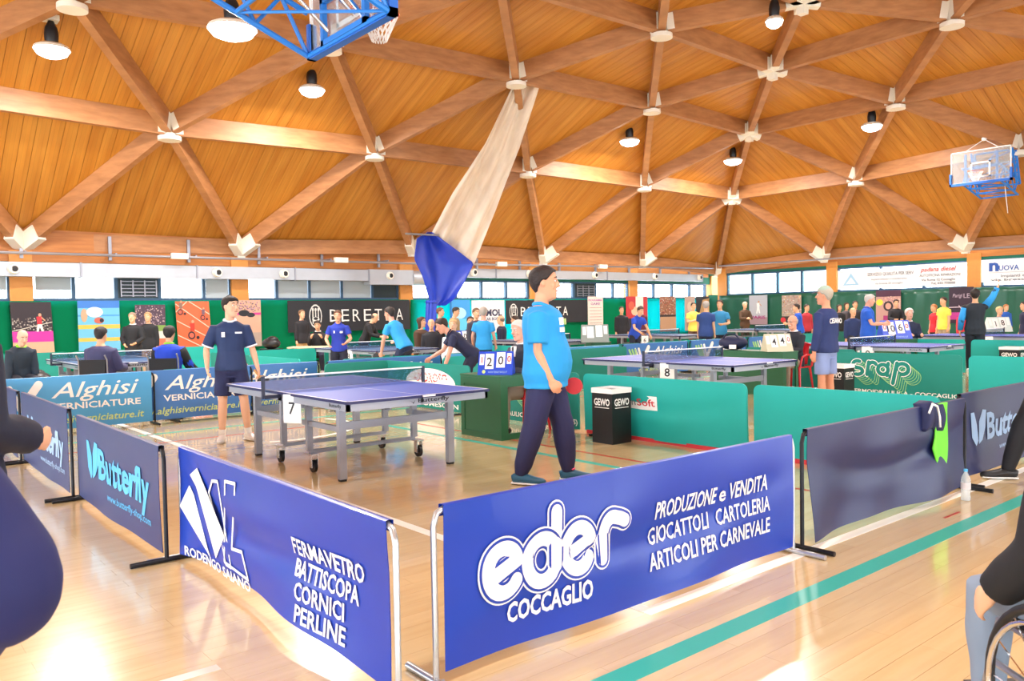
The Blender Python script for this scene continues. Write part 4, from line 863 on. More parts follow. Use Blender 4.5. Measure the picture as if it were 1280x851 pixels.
wb(8.6, 11.88, 2.3, 3.12, 'white advertising banner with blue lettering at the right edge', [('t', '1f4fa0', ('n', .08, .5, .1, .5), .04), ('t', '2a5aa8', ('UOVA', .18, .5, .2, .22), .02), ('r', 'a8b0b8', (.08, .6, .4, .42)), ('t', '7a8088', ('impianti elettrici', .2, .2, .4, .12)), ('t', '7a8088', ('via brescia', .1, .04, .4, .1))])

# ================================================================ GATHERED DIVIDING NET
def net_mat():
    m = bpy.data.materials.new('white net'); m.use_nodes = True; N = m.node_tree.nodes; L = m.node_tree.links; b = N['Principled BSDF']; b.inputs['Base Color'].default_value = lin('e8dccc'); b.inputs['Roughness'].default_value = .8
    t = N.new('ShaderNodeBsdfTransparent'); mx = N.new('ShaderNodeMixShader'); uv = N.new('ShaderNodeTexCoord'); mp = N.new('ShaderNodeMapping'); mp.inputs['Scale'].default_value = (5, 1.2, .5); n = N.new('ShaderNodeTexNoise'); n.inputs['Scale'].default_value = 1.2; n.inputs['Detail'].default_value = 3
    L.new(uv.outputs['Object'], mp.inputs[0]); L.new(mp.outputs[0], n.inputs['Vector']); r = N.new('ShaderNodeMapRange'); r.inputs[1].default_value = .3; r.inputs[2].default_value = .7; r.inputs[3].default_value = .72; r.inputs[4].default_value = .97
    L.new(n.outputs['Fac'], r.inputs[0]); L.new(r.outputs[0], mx.inputs[0]); L.new(t.outputs[0], mx.inputs[1]); L.new(b.outputs[0], mx.inputs[2]); L.new(mx.outputs[0], N['Material Output'].inputs[0]); return m
nt = link('divider_net', None); tag(nt, 'gathered white dividing net with a blue lower curtain, hung from a roof joint', 'net')
def lerpn(P, t):
    t = max(0, min(1, t)) * (len(P) - 1); i = min(len(P) - 2, int(t)); f = t - i; f2 = f
    return Vector(P[i]) * (1 - f2) + Vector(P[i + 1]) * f2
NL, NRr = [(14.21, 16.7, 7.72), (14.13, 18.0, 6.22), (13.96, 19.3, 5.03), (14.06, 20.6, 3.95)], [(15.14, 16.7, 7.9), (15.43, 18.0, 6.26), (15.57, 19.3, 4.63), (15.63, 20.6, 3.05)]
def netf(u, v):
    a = lerpn(NL, v); b = lerpn(NRr, v); p = a + (b - a) * u; f = math.sin(u * 26 + v * 3) * .06 + math.sin(u * 11 - v * 5) * .08
    return p + Vector((f * .4, f + .35 * math.sin(PI * u), 0))
obj('net_cloth', MB().grid(netf, 60, 30), net_mat(), nt, 180)
bl = mat('royal blue tarpaulin', '2440b8', .4, var=.15, scale=2, bump=.2)
BLL = [(14.0, 20.6, 4.02), (13.5, 20.6, 3.78), (13.38, 20.6, 3.15), (13.72, 20.65, 2.62), (14.0, 20.7, 1.9), (14.07, 20.7, 1.74)]; BLR = [(14.1, 20.6, 3.98), (15.0, 20.6, 3.45), (15.62, 20.6, 3.07), (15.3, 20.65, 2.5), (14.95, 20.7, 1.95), (14.6, 20.7, 1.74)]
def bluef(u, v):
    a = lerpn(BLL, v); b = lerpn(BLR, v); p = a + (b - a) * u; f = math.sin(u * 14 + v * 3) * .05 + math.sin(u * 6 - v * 4) * .09
    return p + Vector((f * .3, f + .25 * math.sin(PI * u), 0))
obj('blue_curtain', MB().grid(bluef, 40, 24, (0, .01, 0)), bl, nt, 180)
def tailf(u, v):
    a = 2 * PI * u; r = (.14 + .06 * v + .03 * math.sin(u * 2 * PI * 5 + v * 3)); z = 1.9 * (1 - v) + .02
    return (14.12 + r * math.cos(a) - .05 * v, 20.8 + r * math.sin(a), z)
obj('gathered_tail', MB().grid(tailf, 40, 16), bl, nt, 180)
obj('tie', MB().tube([(14.12 + .17 * math.cos(a), 20.8 + .17 * math.sin(a), 1.85) for a in [2 * PI * k / 12 for k in range(12)]], .03, 6, closed=True), bl, nt, 180)
obj('stay_pole', MB().tube([(13.05, 20.5, 3.88), (14.3, 20.6, 3.9)], .03, 8), grey_m, nt, 40)

# ================================================================ BASKETBALL HOOPS
hp_blue = mat('blue painted steel', '1c7cd8', .35); hp_pad = mat('blue backboard pad', '1a66c8', .5); glass_b = thin('backboard glass', 'cfdfe6', .22, .05); orange_r = mat('orange rim', 'd8602c', .4)
def truss(mb, a, b, up_, n, r=.025, w=.035):
    """two chords with zig-zag lacing"""
    a, b, up_ = Vector(a), Vector(b), Vector(up_)
    mb.tube([a, b], w, 8); mb.tube([a + up_, b + up_], w, 8)
    for k in range(n): mb.tube([a + (b - a) * (k / n) + (up_ if k % 2 else Vector()), a + (b - a) * ((k + 1) / n) + (Vector() if k % 2 else up_)], r, 6)
def hoop(loc, rz, label, arms):
    """faces local +x; backboard lower edge at z=0, 1.8 wide along y"""
    t = thing('basketball_hoop', label, 'basketball hoop', loc, rz, 'roof-hung basketball hoops')
    bb = obj('backboard', MB().bx(-.008, .008, -.9, .9, 0, 1.05), glass_b, t)
    obj('board_frame', MB().bx(-.02, .014, -.9, .9, 1.02, 1.05).bx(-.02, .014, -.9, -.87, 0, 1.05).bx(-.02, .014, .87, .9, 0, 1.05).bx(-.02, .014, -.9, .9, 0, .03), ink, t)
    obj('bottom_pad', MB().bx(-.05, .05, -.93, .93, -.06, .02).bx(-.05, .05, -.93, -.87, -.06, .35).bx(-.05, .05, .87, .93, -.06, .35), hp_pad, t)
    mb = MB(); 
    for y0, y1, z0, z1 in ((-.3, .3, .6, .65), (-.3, -.25, .15, .65), (.25, .3, .15, .65), (-.3, .3, .15, .2)): mb.bx(.010, .013, y0, y1, z0, z1)
    obj('target_lines', mb, ink, t)
    obj('rim', MB().tube([(.38 + .225 * math.cos(2 * PI * k / 24), .225 * math.sin(2 * PI * k / 24), .3) for k in range(24)], .011, 6, closed=True).bx(.0, .16, -.08, .08, .27, .30), orange_r, t)
    mb = MB()
    for k in range(16):
        a = 2 * PI * k / 16
        for sg in (-1, 1):
            P = []
            for q in range(5): aa = a + sg * q * PI / 16; r = .22 - .035 * q; P.append((.38 + r * math.cos(aa), r * math.sin(aa), .3 - .075 * q))
            mb.tube(P, .007, 4, caps=False)
    obj('net', mb, ink, t)
    mb = MB(); mb.bx(-.09, -.03, -.5, -.44, -.02, .95); mb.bx(-.09, -.03, .44, .5, -.02, .95); mb.bx(-.09, -.03, -.5, .5, .45, .51); mb.bx(-.09, -.03, -.5, .5, -.02, .04); mb.tube([(-.06, -.47, .02), (-.06, .47, .9)], .02, 6); obj('board_support', mb, hp_blue, t)
    mb = MB()
    for y in (-.62, .62):
        for (a, b, u_, n) in arms: truss(mb, (a[0], y * (a[1] or 1), a[2]), (b[0], y * (b[1] or 1), b[2]), u_, n)
    for (a, b, u_, n) in arms:
        for k in range(4):
            p = V(a, b, k / 3); q = V(a, b, min(1, (k + 1) / 3)); mb.tube([(p[0], -.62 * (p[1] or 1), p[2]), (p[0], .62 * (p[1] or 1), p[2])], .028, 6)
            if k < 3: mb.tube([(p[0], -.62 * (p[1] or 1), p[2]), (q[0], .62 * (q[1] or 1), q[2])], .018, 6)
    obj('lattice_arm', mb, hp_blue, t)
    mb = MB(); mb.tube([(-.1, -.3, .1), (-.9, -.3, .75)], .022, 8); mb.tube([(-.1, .3, .1), (-.9, .3, .75)], .022, 8); mb.tube([(-.9, -.62, .7), (-.9, .62, .7)], .03, 8); obj('damper_rod', mb, chrome_m, t, 40)
    return t
h1 = hoop((4.42, 8.0, 4.56), 0, 'large blue lattice-armed basketball hoop at the top of the photo, seen from behind', [((-.05, 1.45, -.02), (-2.6, 1.45, .95), (0, 0, .5), 8), ((-2.6, 1.45, .95), (-2.9, 1.45, 4.1), (.5, 0, 0), 8)])
obj('roof_rod', MB().tube([(-2.9, -.9, 4.0), (-2.9, .9, 4.0)], .05, 8).tube([(-.3, 0, .9), (-1.5, 0, 4.2)], .03, 8), hp_blue, h1, 40)
h2 = hoop((26.55, 9.74, 5.17), PI, 'basketball hoop with glass backboard at the upper right of the photo', [((-.05, .9, .0), (-1.6, .9, -.35), (0, 0, .5), 5), ((-1.6, 1.0, .0), (-1.2, 1.0, 1.1), (.3, 0, 0), 3)])
h2.scale = (.93, .93, .93)
obj('suspension_wire', MB().tube([(-.1, -.5, 1.05), (-.3, 0, 1.4), (-.1, .5, 1.05)], .012, 5), ink, h2); obj('pull_cord', MB().tube([(-.9, .4, 0), (-.9, .5, -1.0)], .012, 5), ink, h2)
obj('pulley', MB().ell((-.3, 0, 1.42), (.08, .08, .08), 10, 6), ink, h2, 180)
for nm, dd in ((h1, 9.4), (h2, 7.2)): pass
# ================================================================ PEOPLE
scratch = bpy.data.scenes.new('scratch')
cloud = bpy.data.textures.new('folds', 'CLOUDS'); cloud.noise_scale = .16; cloud.noise_depth = 1
def fuse(mb, vox, name, m, parent, sm=4, fold=0, label=None):
    me = bpy.data.meshes.new('t'); me.from_pydata(mb.v, [], mb.f); o = bpy.data.objects.new('t', me); scratch.collection.objects.link(o)
    r = o.modifiers.new('r', 'REMESH'); r.mode = 'VOXEL'; r.voxel_size = vox
    s = o.modifiers.new('s', 'SMOOTH'); s.factor = .5; s.iterations = sm
    if fold: d = o.modifiers.new('d', 'DISPLACE'); d.texture = cloud; d.strength = fold; d.mid_level = .5; d.texture_coords = 'LOCAL'
    with bpy.context.temp_override(scene=scratch, view_layer=scratch.view_layers[0]): dg = bpy.context.evaluated_depsgraph_get()
    dg.update()
    out = bpy.data.meshes.new_from_object(o.evaluated_get(dg)); out.name = name; out.materials.clear(); out.materials.append(m)
    out.polygons.foreach_set('use_smooth', [True] * len(out.polygons))
    bpy.data.objects.remove(o); bpy.data.meshes.remove(me)
    ob = link(name, out, parent)
    if label: ob['label'] = label
    return ob
HP = [(-.122, .026, .078, .02), (-.105, .044, .090, -.01), (-.07, .057, .090, -.055), (-.035, .065, .087, -.08), (0, .071, .087, -.094), (.035, .075, .090, -.10), (.065, .072, .084, -.097), (.095, .057, .062, -.078), (.115, .028, .03, -.04)]
def hprof(z):
    if z <= HP[0][0]: return HP[0][1:]
    for a, b in zip(HP[:-1], HP[1:]):
        if z <= b[0]: t = (z - a[0]) / (b[0] - a[0]); return tuple(p + (q - p) * t for p, q in zip(a[1:], b[1:]))
    return HP[-1][1:]
SK = lambda c: mat('skin ' + c, c, .55, var=.05, scale=20)
CL = lambda c, r=.75: mat('cloth ' + c, c, r, var=.08, scale=6)
def rotv(v, ax, deg): return Matrix.Rotation(math.radians(deg), 3, ax) @ Vector(v)
def person(label, x, y, head, H=1.75, q='lo', lean=0, side=0, twist=0, la=None, ra=None, ll=None, rl=None, hy=0, hp=0, ht=0, seat=None, skin='e0ac86', hair='2a1e18', hs='short', top=None, long=False,
           collar=None, tuck=-.13, bot='2a2f4a', shorts=False, shoe='e8e8ea', belly=0, bulk=0, jacket=False, coat=0, glasses=False, feet=(0, 0), extra=None, curl=(25, 25), sleeve=.62, cuff=None, sy=1, elb=0, hsz=1.07, leg=1, beard=None, socks=None, seated_top=None):
    k = H / 1.79; vox = {'hi': .0075, 'mid': .010, 'lo': .017}[q]; fr = {'hi': .0095, 'mid': .0095, 'lo': .012}[q]
    t = thing('person', label, 'person', (x, y, 0), math.radians(head), None)
    D = lambda d: Vector(d).normalized()
    ll = ll or ((.02, .03, -1), (-.03, .02, -1)); rl = rl or ((.02, -.03, -1), (-.03, -.02, -1))
    la = la or ((.03, .12, -1), (.15, .05, -1)); ra = ra or ((.03, -.12, -1), (.15, -.05, -1))
    hipz = 0; J = {}
    for s, L in ((1, ll), (-1, rl)):
        hip = Vector((0, .092 * s, -.03)); kn = hip + D(L[0]) * .43; an = kn + D(L[1]) * .405; J[s] = [hip, kn, an]
    hz = seat + .09 if seat else .085 * 1 - min(J[1][2].z, J[-1][2].z)
    if seat: hz = (seat + .09) / k
    P = Vector((0, 0, hz))
    for s in J: J[s] = [p + P for p in J[s]]
    up0 = rotv(rotv((0, 0, 1), 'Y', lean), 'X', side); fw = rotv((1, 0, 0), 'Y', lean); lf = up0.cross(fw).normalized(); fw = lf.cross(up0).normalized()
    ms = Matrix.Rotation(math.radians(twist), 3, up0)
    C = lambda d: P + up0 * d
    RG = [(-.13, .10, .075, 0), (-.08, .155, .10, 0), (0, .168, .112, 0), (.08, .16, .108, 0), (.18, .145, .098, 0), (.30, .158, .108, 0), (.40, .172, .115, 0), (.47, .178, .105, 0), (.515, .135, .085, -.005), (.55, .085, .066, -.008), (.585, .058, .058, -.005), (.65, .053, .056, .01)]
    def ring(mb, lo, hi, inf, n=18, flare=0):
        rs = [r for r in RG if lo < r[0] < hi]; f = lambda d: next((tuple(a + (b - a) * ((d - p[0]) / (w[0] - p[0])) for a, b in zip(p, w)) for p, w in zip(RG[:-1], RG[1:]) if p[0] <= d <= w[0]), RG[0] if d < 0 else RG[-1])
        lo_ = f(max(lo, -.08)); rs = [(lo,) + lo_[1:]] + rs + [(hi,) + f(hi)[1:]]
        vs = []
        for d, hw, hd, ox in rs:
            b = belly * math.exp(-((d - .13) / .13) ** 2); c = C(d); tt = max(0, min(1, d / .45)); r_ = Matrix.Rotation(math.radians(twist) * tt, 3, up0)
            g = inf + (flare * max(0, .1 - d) if flare else 0) + bulk * (.6 if d < 0 else 1) * (1 if d < .53 else .3)
            for i in range(n):
                a = 2 * PI * i / n; ca, sa = math.cos(a), math.sin(a); xx = (hd + g + (b if ca > 0 else b * .15)) * ca + ox; yy = (hw + g + b * .35) * (abs(sa) ** .85) * (1 if sa > 0 else -1)
                vs.append(c + r_ @ (fw * xx + lf * yy))
        m_ = len(rs); mb.add(vs, [(i * n + j, i * n + (j + 1) % n, (i + 1) * n + (j + 1) % n, (i + 1) * n + j) for i in range(m_ - 1) for j in range(n)] + [tuple(range(n))[::-1], tuple((m_ - 1) * n + j for j in range(n))])
    A = {}
    for s, a in ((1, la), (-1, ra)):
        sh = C(.468) + ms @ (lf * .178 * s); el = sh + D(a[0]) * .285; wr = el + D(a[1]) * .25; A[s] = [sh, el, wr, D(a[2]) if len(a) > 2 else D(a[1])]
    body = MB(); ring(body, -.11, .65, -.010)
    hup = rotv(rotv((0, 0, 1), 'Y', lean * .45 + hp), 'X', ht); hf = rotv(rotv((1, 0, 0), 'Y', lean * .45 + hp), 'X', ht); RZ_ = Matrix.Rotation(math.radians(hy), 3, 'Z'); hup = RZ_ @ hup; hf = RZ_ @ hf; hl = hup.cross(hf).normalized(); hf = hl.cross(hup).normalized()
    nb_ = C(.60); HC = nb_ + hup * .128 * hsz + hf * .02
    Hd = lambda a, b, c: HC + (hf * a + hl * b + hup * c) * hsz
    vs = []; n = 20
    for z, hw, xf, xb in HP:
        for i in range(n):
            a = 2 * PI * i / n; vs.append(Hd((xf + xb) / 2 + (xf - xb) / 2 * math.cos(a), hw * math.sin(a), z))
    m_ = len(HP); body.add(vs, [(i * n + j, i * n + (j + 1) % n, (i + 1) * n + (j + 1) % n, (i + 1) * n + j) for i in range(m_ - 1) for j in range(n)] + [tuple(range(n))[::-1], tuple((m_ - 1) * n + j for j in range(n))])
    body.tube([nb_ - up0 * .05, Hd(-.02, 0, -.06)], [.056, .054], 12)
    if belly > .05: body.ell(Hd(.035, 0, -.105), (.05, .05, .035), 10, 6)
    body.tube([Hd(.078, 0, .035), Hd(.098, 0, .0), Hd(.113, 0, -.022), Hd(.088, 0, -.034)], [.009, .012, .0155, .010], 8)
    for s in (1, -1):
        body.ell(Hd(-.008, .074 * s, -.004), (.020, .012, .031), 8, 6, Matrix((hf, hl, hup)).transposed()); body.ell(Hd(.078, .028 * s, .042), (.014, .024, .007), 8, 4, Matrix((hf, hl, hup)).transposed()); body.ell(Hd(.062, .04 * s, -.03), (.022, .022, .024), 8, 6)
    body.ell(Hd(.088, 0, -.062), (.010, .024, .008), 8, 5, Matrix((hf, hl, hup)).transposed()); body.ell(Hd(.075, 0, -.103), (.02, .026, .018), 8, 5)
    for s in (1, -1):
        hip, kn, an = J[s]
        body.tube([hip + Vector((0, 0, .05)), hip, V(hip, kn, .4), V(hip, kn, .85), kn, V(kn, an, .3), V(kn, an, .6), an, an - Vector((0, 0, .02))], [.075, .085, .078, .058, .054, .057, .046, .036, .037], 14)
        fd = rotv((1, 0, 0), 'Z', feet[0] if s == 1 else feet[1]); fl = Vector((an.x, an.y, 0)); fz = an.z - .085
        ft = lambda u, z, w: fl + fd * u + Vector((0, 0, z + fz)); J[s].append((fd, fl, fz))
        body.tube([ft(-.055, .035, 0), ft(-.03, .045, 0), ft(.03, .05, 0), ft(.10, .035, 0), ft(.16, .024, 0), ft(.195, .022, 0)], [.02, (.034, .038), (.036, .040), (.042, .030), (.040, .022), .016], 12)
        body.tube([an + Vector((0, 0, .02)), fl + Vector((0, 0, .045 + fz)) + fd * .01], [.037, .036], 10)
        sh, el, wr, hd_ = A[s]
        body.tube([sh - lf * s * .03, sh, V(sh, el, .5), el, V(el, wr, .25), V(el, wr, .7), wr], [.034, .046, .045, .038, .041, .033, .026], 12)
        # hand: palm, four fingers, thumb
        d = hd_; th = fw - d * fw.dot(d)
        if th.length < .3: th = Vector((0, 0, 1)) - d * d.z
        th.normalize(); nrm = d.cross(th)
        if nrm.dot(-lf * s) < 0: nrm = -nrm
        cr_ = math.radians(curl[0] if s == 1 else curl[1])
        pc = wr + d * .045
        body.tube([wr - d * .01, wr + d * .02, wr + d * .055, wr + d * .085], [.026, .032, .036, .034], 12)if q == 'lo' else body.ell(pc, (.016, .040, .052), 12, 8, Matrix((nrm, th, d)).transposed())
        if q != 'lo': body.tube([wr - d * .01, wr + d * .03], [.026, .024], 10)
        for f_, (off, ln) in enumerate(((.030, .074), (.010, .084), (-.010, .078), (-.029, .060))):
            p = wr + d * (.082 if f_ in (1, 2) else .076) + th * off; P_ = [p - d * .02, p]; dd = d
            for g, w in enumerate((.42, .33, .25)): dd = (dd * math.cos(cr_) + nrm * math.sin(cr_)).normalized(); dd = dd if g else dd; p = p + dd * ln * w; P_.append(p); 
            body.tube(P_, [fr, fr, fr * .97, fr * .92, fr * .8], 8)
        tb = wr + d * .03 + th * .028; body.tube([tb - th * .01, tb + th * .018 + d * .018, tb + th * .026 + d * .045 + nrm * .012, tb + th * .022 + d * .066 + nrm * .02], [.013, .0125, .011, .0095], 8)
        A[s].append((d, th, nrm))
    b = fuse(body, vox, 'body', SK(skin), t, 3 if q != 'lo' else 2)
    if top:
        c = MB(); inf = .016 + (.014 if jacket else 0)
        ring(c, tuck - coat, .555, inf, flare=.12 + belly)
        for s in (1, -1):
            sh, el, wr, _, __ = A[s]; g = (.014 if jacket else .006) + bulk * .5
            if long: c.tube([sh - lf * s * .04 - up0 * .01, sh, V(sh, el, .5), el, V(el, wr, .5), V(el, wr, .93)], [.044 + g, .060 + g, .055 + g, .050 + g, .045 + g, .036 + g], 14)
            else: c.tube([sh - lf * s * .04 - up0 * .01, sh, V(sh, el, .4), V(sh, el, sleeve)], [.050 + g, .065 + g, .064 + g, .064 + g], 14)
        if elb: c.ell(A[-1][1] + Vector((.0, -.0, -.03)), (elb, elb, elb * 1.15), 14, 8)
        tp = fuse(c, max(vox, .009), 'jacket' if jacket else 'shirt', CL(top, .75), t, 9 if q != 'lo' else 5, .014 if q != 'lo' else .01)
        if cuff and not long:
            for s in (1, -1): sh, el = A[s][:2]; g = .006 + bulk * .5; obj('sleeve_trim', MB().tube([V(sh, el, sleeve - .05), V(sh, el, sleeve + .015)], [.068 + g, .069 + g], 16), CL(cuff), tp, 60)
        if collar:
            c = MB(); P_ = []
            for i in range(20): a = 2 * PI * i / 20; P_.append(C(.575 - .035 * max(0, math.cos(a))) + fw * (.07 * math.cos(a) + .0) + lf * .068 * math.sin(a))
            c.tube(P_, (.012, .020), 8, closed=True); obj('collar', c, CL(collar), tp, 180)
    c = MB(); ring(c, -.15, .03, .012 + (leg - 1) * .03 - bulk * .5)
    for s in (1, -1):
        hip, kn, an, _ = J[s]; e_ = .6 if shorts else None
        if shorts: c.tube([hip + Vector((0, -.02 * s, .03)), hip + Vector((0, 0, -.01)), V(hip, kn, .45), V(hip, kn, .80)], [.09, .103, .100, .103], 16)
        else: c.tube([hip + Vector((0, -.02 * s, .03)), hip + Vector((0, 0, -.01)), V(hip, kn, .45), V(hip, kn, .9), kn, V(kn, an, .35), V(kn, an, .8), V(kn, an, 1.03)], [.09 * leg, .102 * leg, .094 * leg, .078 * leg, .077 * leg, .076 * leg, .060 * leg, .050], 16)
    fuse(c, max(vox, .009), 'shorts' if shorts else 'trousers', CL(bot), t, 4, .012 if q != 'lo' else .008)
    for s in (1, -1):
        fd, fl, fz = J[s][3]; ft = lambda u, z: fl + fd * u + Vector((0, 0, z + fz)); c = MB()
        c.tube([ft(-.07, .042), ft(-.05, .048), ft(.0, .055), ft(.06, .046), ft(.12, .036), ft(.19, .030), ft(.215, .026)], [(.030, .034), (.041, .042), (.044, .050), (.048, .040), (.050, .032), (.042, .026), .014], 14)
        so = obj('shoe', c, CL(shoe, .5), t, 180)
        if q != 'lo': m2 = MB().tube([ft(-.075, .010), ft(0, .010), ft(.1, .010), ft(.2, .012)], [(.038, .011), (.045, .011), (.052, .011), (.036, .011)], 14); obj('sole', m2, ink, so, 60)
        if socks: an = J[s][2]; obj('sock', MB().tube([V(J[s][1], an, .82), an, an - Vector((0, 0, .03))], [.045, .042, .042], 12), CL(socks), t, 60)
    # face
    if q != 'lo' or True:
        for s in (1, -1):
            e_ = obj('eye', MB().ell(Hd(.0795, .031 * s, .012), (.010, .0145, .0085), 10, 6, Matrix((hf, hl, hup)).transposed()), mat('eye white', 'e8e4e0', .3), t, 180)
            obj('iris', MB().ell(Hd(.0885, .031 * s, .012), (.003, .006, .0065), 8, 5, Matrix((hf, hl, hup)).transposed()), mat('iris', '2a1c14', .2), e_, 180)
            obj('eyebrow', MB().tube([Hd(.087, .014 * s, .036), Hd(.088, .032 * s, .041), Hd(.076, .05 * s, .034)], [.0045, .005, .003], 6), CL(hair), t, 180)
        obj('lips', MB().tube([Hd(.089, .024, -.061), Hd(.0985, 0, -.060), Hd(.089, -.024, -.061)], [.003, .0065, .003], 6), mat('lips', 'b0685c', .5), t, 180)
    if hs and hs != 'none':
        c = MB(); n = 28; rows = 9; thick = {'long': .02, 'full': .017}.get(hs, .014)
        def lo_(a):
            w = abs((a + PI) % (2 * PI) - PI)   # 0 front, pi back
            if hs == 'bald': return 9 if w < 1.45 else (-.02 - .05 * (w - 1.45) / 1.7)
            if w < .75: return (.055 if hs == 'full' else .072) + .006 * math.cos(w * 3)
            if w < 1.35: return .072 - .06 * (w - .75) / .6
            if hs == 'long': return -.06 - .12 * min(1, (w - 1.35) / .6)
            if w < 1.75: return .012 + (-.03 if w < 1.55 else .0)
            return -.01 - .065 * min(1, (w - 1.75) / .8)
        hi_ = .142 if hs == 'full' else .128; vs = []; ok = []
        for i in range(n):
            a = 2 * PI * i / n; z0 = lo_(a); bald = hs == 'bald'
            if z0 > 1: z0 = .0
            for j in range(rows + 1):
                tt = j / rows; top_z = (.045 if bald else hi_); z = z0 + (top_z - z0) * tt; pr = hprof(min(.108, z) if z > -.1 else -.03)
                if z < -.06: pr = hprof(-.05)
                g = thick * (0 if j == 0 else 1) * (1.0 if not (bald and j == rows) else 0) + (0 if j else -.006)
                sc = 1
                if z > .108: sc = max(0, 1 - ((z - .100) / .028) ** 2) ** .5
                cx = (pr[1] + pr[2]) / 2; vs.append(Hd(cx + ((pr[1] - pr[2]) / 2 + g * (1.2 if math.cos(a) > 0 and z > .08 else 1)) * math.cos(a) * sc, (pr[0] + g) * math.sin(a) * sc, z))
            ok.append(not (hs == 'bald' and abs((a + PI) % (2 * PI) - PI) < 1.45))
        fs = [(i * (rows + 1) + j, ((i + 1) % n) * (rows + 1) + j, ((i + 1) % n) * (rows + 1) + j + 1, i * (rows + 1) + j + 1) for i in range(n) for j in range(rows) if ok[i] and ok[(i + 1) % n]]
        c.add(vs, fs); obj('hair', c, mat('hair ' + hair, hair, .6, bump=.6, scale=60), t, 180)
    if beard: obj('moustache', MB().tube([Hd(.09, .03, -.05), Hd(.104, 0, -.042), Hd(.09, -.03, -.05)], [.005, .010, .005], 6), CL(beard), t, 180)
    if glasses:
        c = MB()
        for s in (1, -1): c.tube([Hd(.096, .031 * s + .021 * math.cos(a), .012 + .016 * math.sin(a)) for a in [2 * PI * i / 12 for i in range(12)]], .002, 5, closed=True); c.tube([Hd(.096, .052 * s, .015), Hd(0, .08 * s, .015)], .002, 5)
        obj('glasses', c, blackm_m, t)
    for ch in t.children: pass
    t.scale = (k, k, k)
    info = dict(t=t, k=k, J=J, A=A, C=C, fw=fw, lf=lf, up=up0, Hd=Hd)
    return info
SIT = dict(ll=((1, .12, -.06), (-.02, .02, -1)), rl=((1, -.12, -.06), (-.02, -.02, -1)))
def chest_mark(I, m, d0, d1, u, w, name='chest_badge', back=False, dx=0):
    """small flat print on the front (or back) of a shirt"""
    C, fw, lf = I['C'], I['fw'], I['lf']; s = -1 if back else 1
    mb = MB().grid(lambda a, b: C(d0 + (d1 - d0) * b) + lf * (u + (a - .5) * w) + fw * s * (.153 + dx), 2, 2, fw * s * -.03); return obj(name, mb, m, I['t'])
bat_red = mat('red bat rubber', 'c8242c', .5); bat_blk = mat('black bat rubber', '2a2c34', .5); wood_h = mat('bat handle', 'c89a60', .5)
def bat(I, s, label, face=None, nrm=None, c=None):
    t = I['t']; k = I['k']; d, th, n_ = I['A'][s][4]; wr = I['A'][s][2]; M = Matrix.Rotation(t.rotation_euler[2], 4, 'Z'); W_ = lambda p: Vector(t.location) + (M @ (Vector(p) * k))
    base = W_(wr + d * .075 + n_ * .022); fd = (M.to_3x3() @ (Vector(face) if face else (d * .5 + th))).normalized(); nm = (M.to_3x3() @ Vector(nrm)).normalized() if nrm else (M.to_3x3() @ n_)
    nm = (nm - fd * nm.dot(fd)).normalized(); sd = fd.cross(nm)
    o = thing('table_tennis_bat', label, 'bat', base, 0, 'bats held by players')
    R_ = Matrix((fd, sd, nm)).transposed(); f = lambda u, v, w: R_ @ Vector((u, v, w))
    pl = [(.03, .014), (.055, .045)] + [(.12 + .078 * math.cos(a), .075 * math.sin(a)) for a in [math.radians(140 - 280 * i / 20) for i in range(21)]] + [(.055, -.045), (.03, -.014)]
    obj('blade', MB().prism(pl, lambda u, v, w: f(u, v, w - .003), .006), wood_h, o); obj('red_rubber', MB().prism(pl[1:-1], lambda u, v, w: f(u, v, w + .003), .003), c or bat_red, o); obj('black_rubber', MB().prism(pl[1:-1], lambda u, v, w: f(u, v, w - .006), .003), bat_blk, o)
    obj('handle', MB().tube([f(-.065, 0, 0), f(.04, 0, 0)], [.015, .013], 8), wood_h, o, 180)
    return o
def wheelchair(x, y, rz, label):
    t = thing('wheelchair', label, 'wheelchair', (x, y, 0), rz, 'wheelchairs')
    obj('seat', MB().bx(-.2, .22, -.21, .21, .44, .48), mat('black webbing', '1a1a1e', .8), t); obj('backrest', MB().bx(-.26, -.235, -.2, .2, .5, .88), mat('black webbing', '1a1a1e', .8), t)
    mb = MB()
    for s in (1, -1): mb.tube([(-.3, .22 * s, .95), (-.24, .22 * s, .88), (-.22, .22 * s, .45), (.24, .22 * s, .45), (.36, .20 * s, .14), (.46, .18 * s, .12)], .012, 8); mb.tube([(-.22, .22 * s, .3), (.26, .22 * s, .3)], .012, 8)
    obj('frame', mb, grey_m, t, 40)
    for s in (1, -1):
        w = obj('wheel', MB().tube([(-.12 + .30 * math.cos(a), .29 * s, .305 + .30 * math.sin(a)) for a in [2 * PI * i / 32 for i in range(32)]], .015, 8, closed=True), black_m, t, 180)
        obj('hand_rim', MB().tube([(-.12 + .26 * math.cos(a), .32 * s, .305 + .26 * math.sin(a)) for a in [2 * PI * i / 32 for i in range(32)]], .009, 6, closed=True), chrome_m, w, 180)
        c = MB(); [c.tube([(-.12, .29 * s, .305), (-.12 + .29 * math.cos(a), .29 * s, .305 + .29 * math.sin(a))], .003, 4) for a in [2 * PI * i / 14 for i in range(14)]]; obj('spokes', c, chrome_m, w)
        obj('caster', MB().tube([(.3, .19 * s - .015, .065), (.3, .19 * s + .015, .065)], .062, 14), black_m, t, 40)
    obj('footrest', MB().bx(.38, .52, -.17, .17, .10, .12), black_m, t)
    return t
VW = -39.8
def P_(*a, **k): return person(*a, **k)
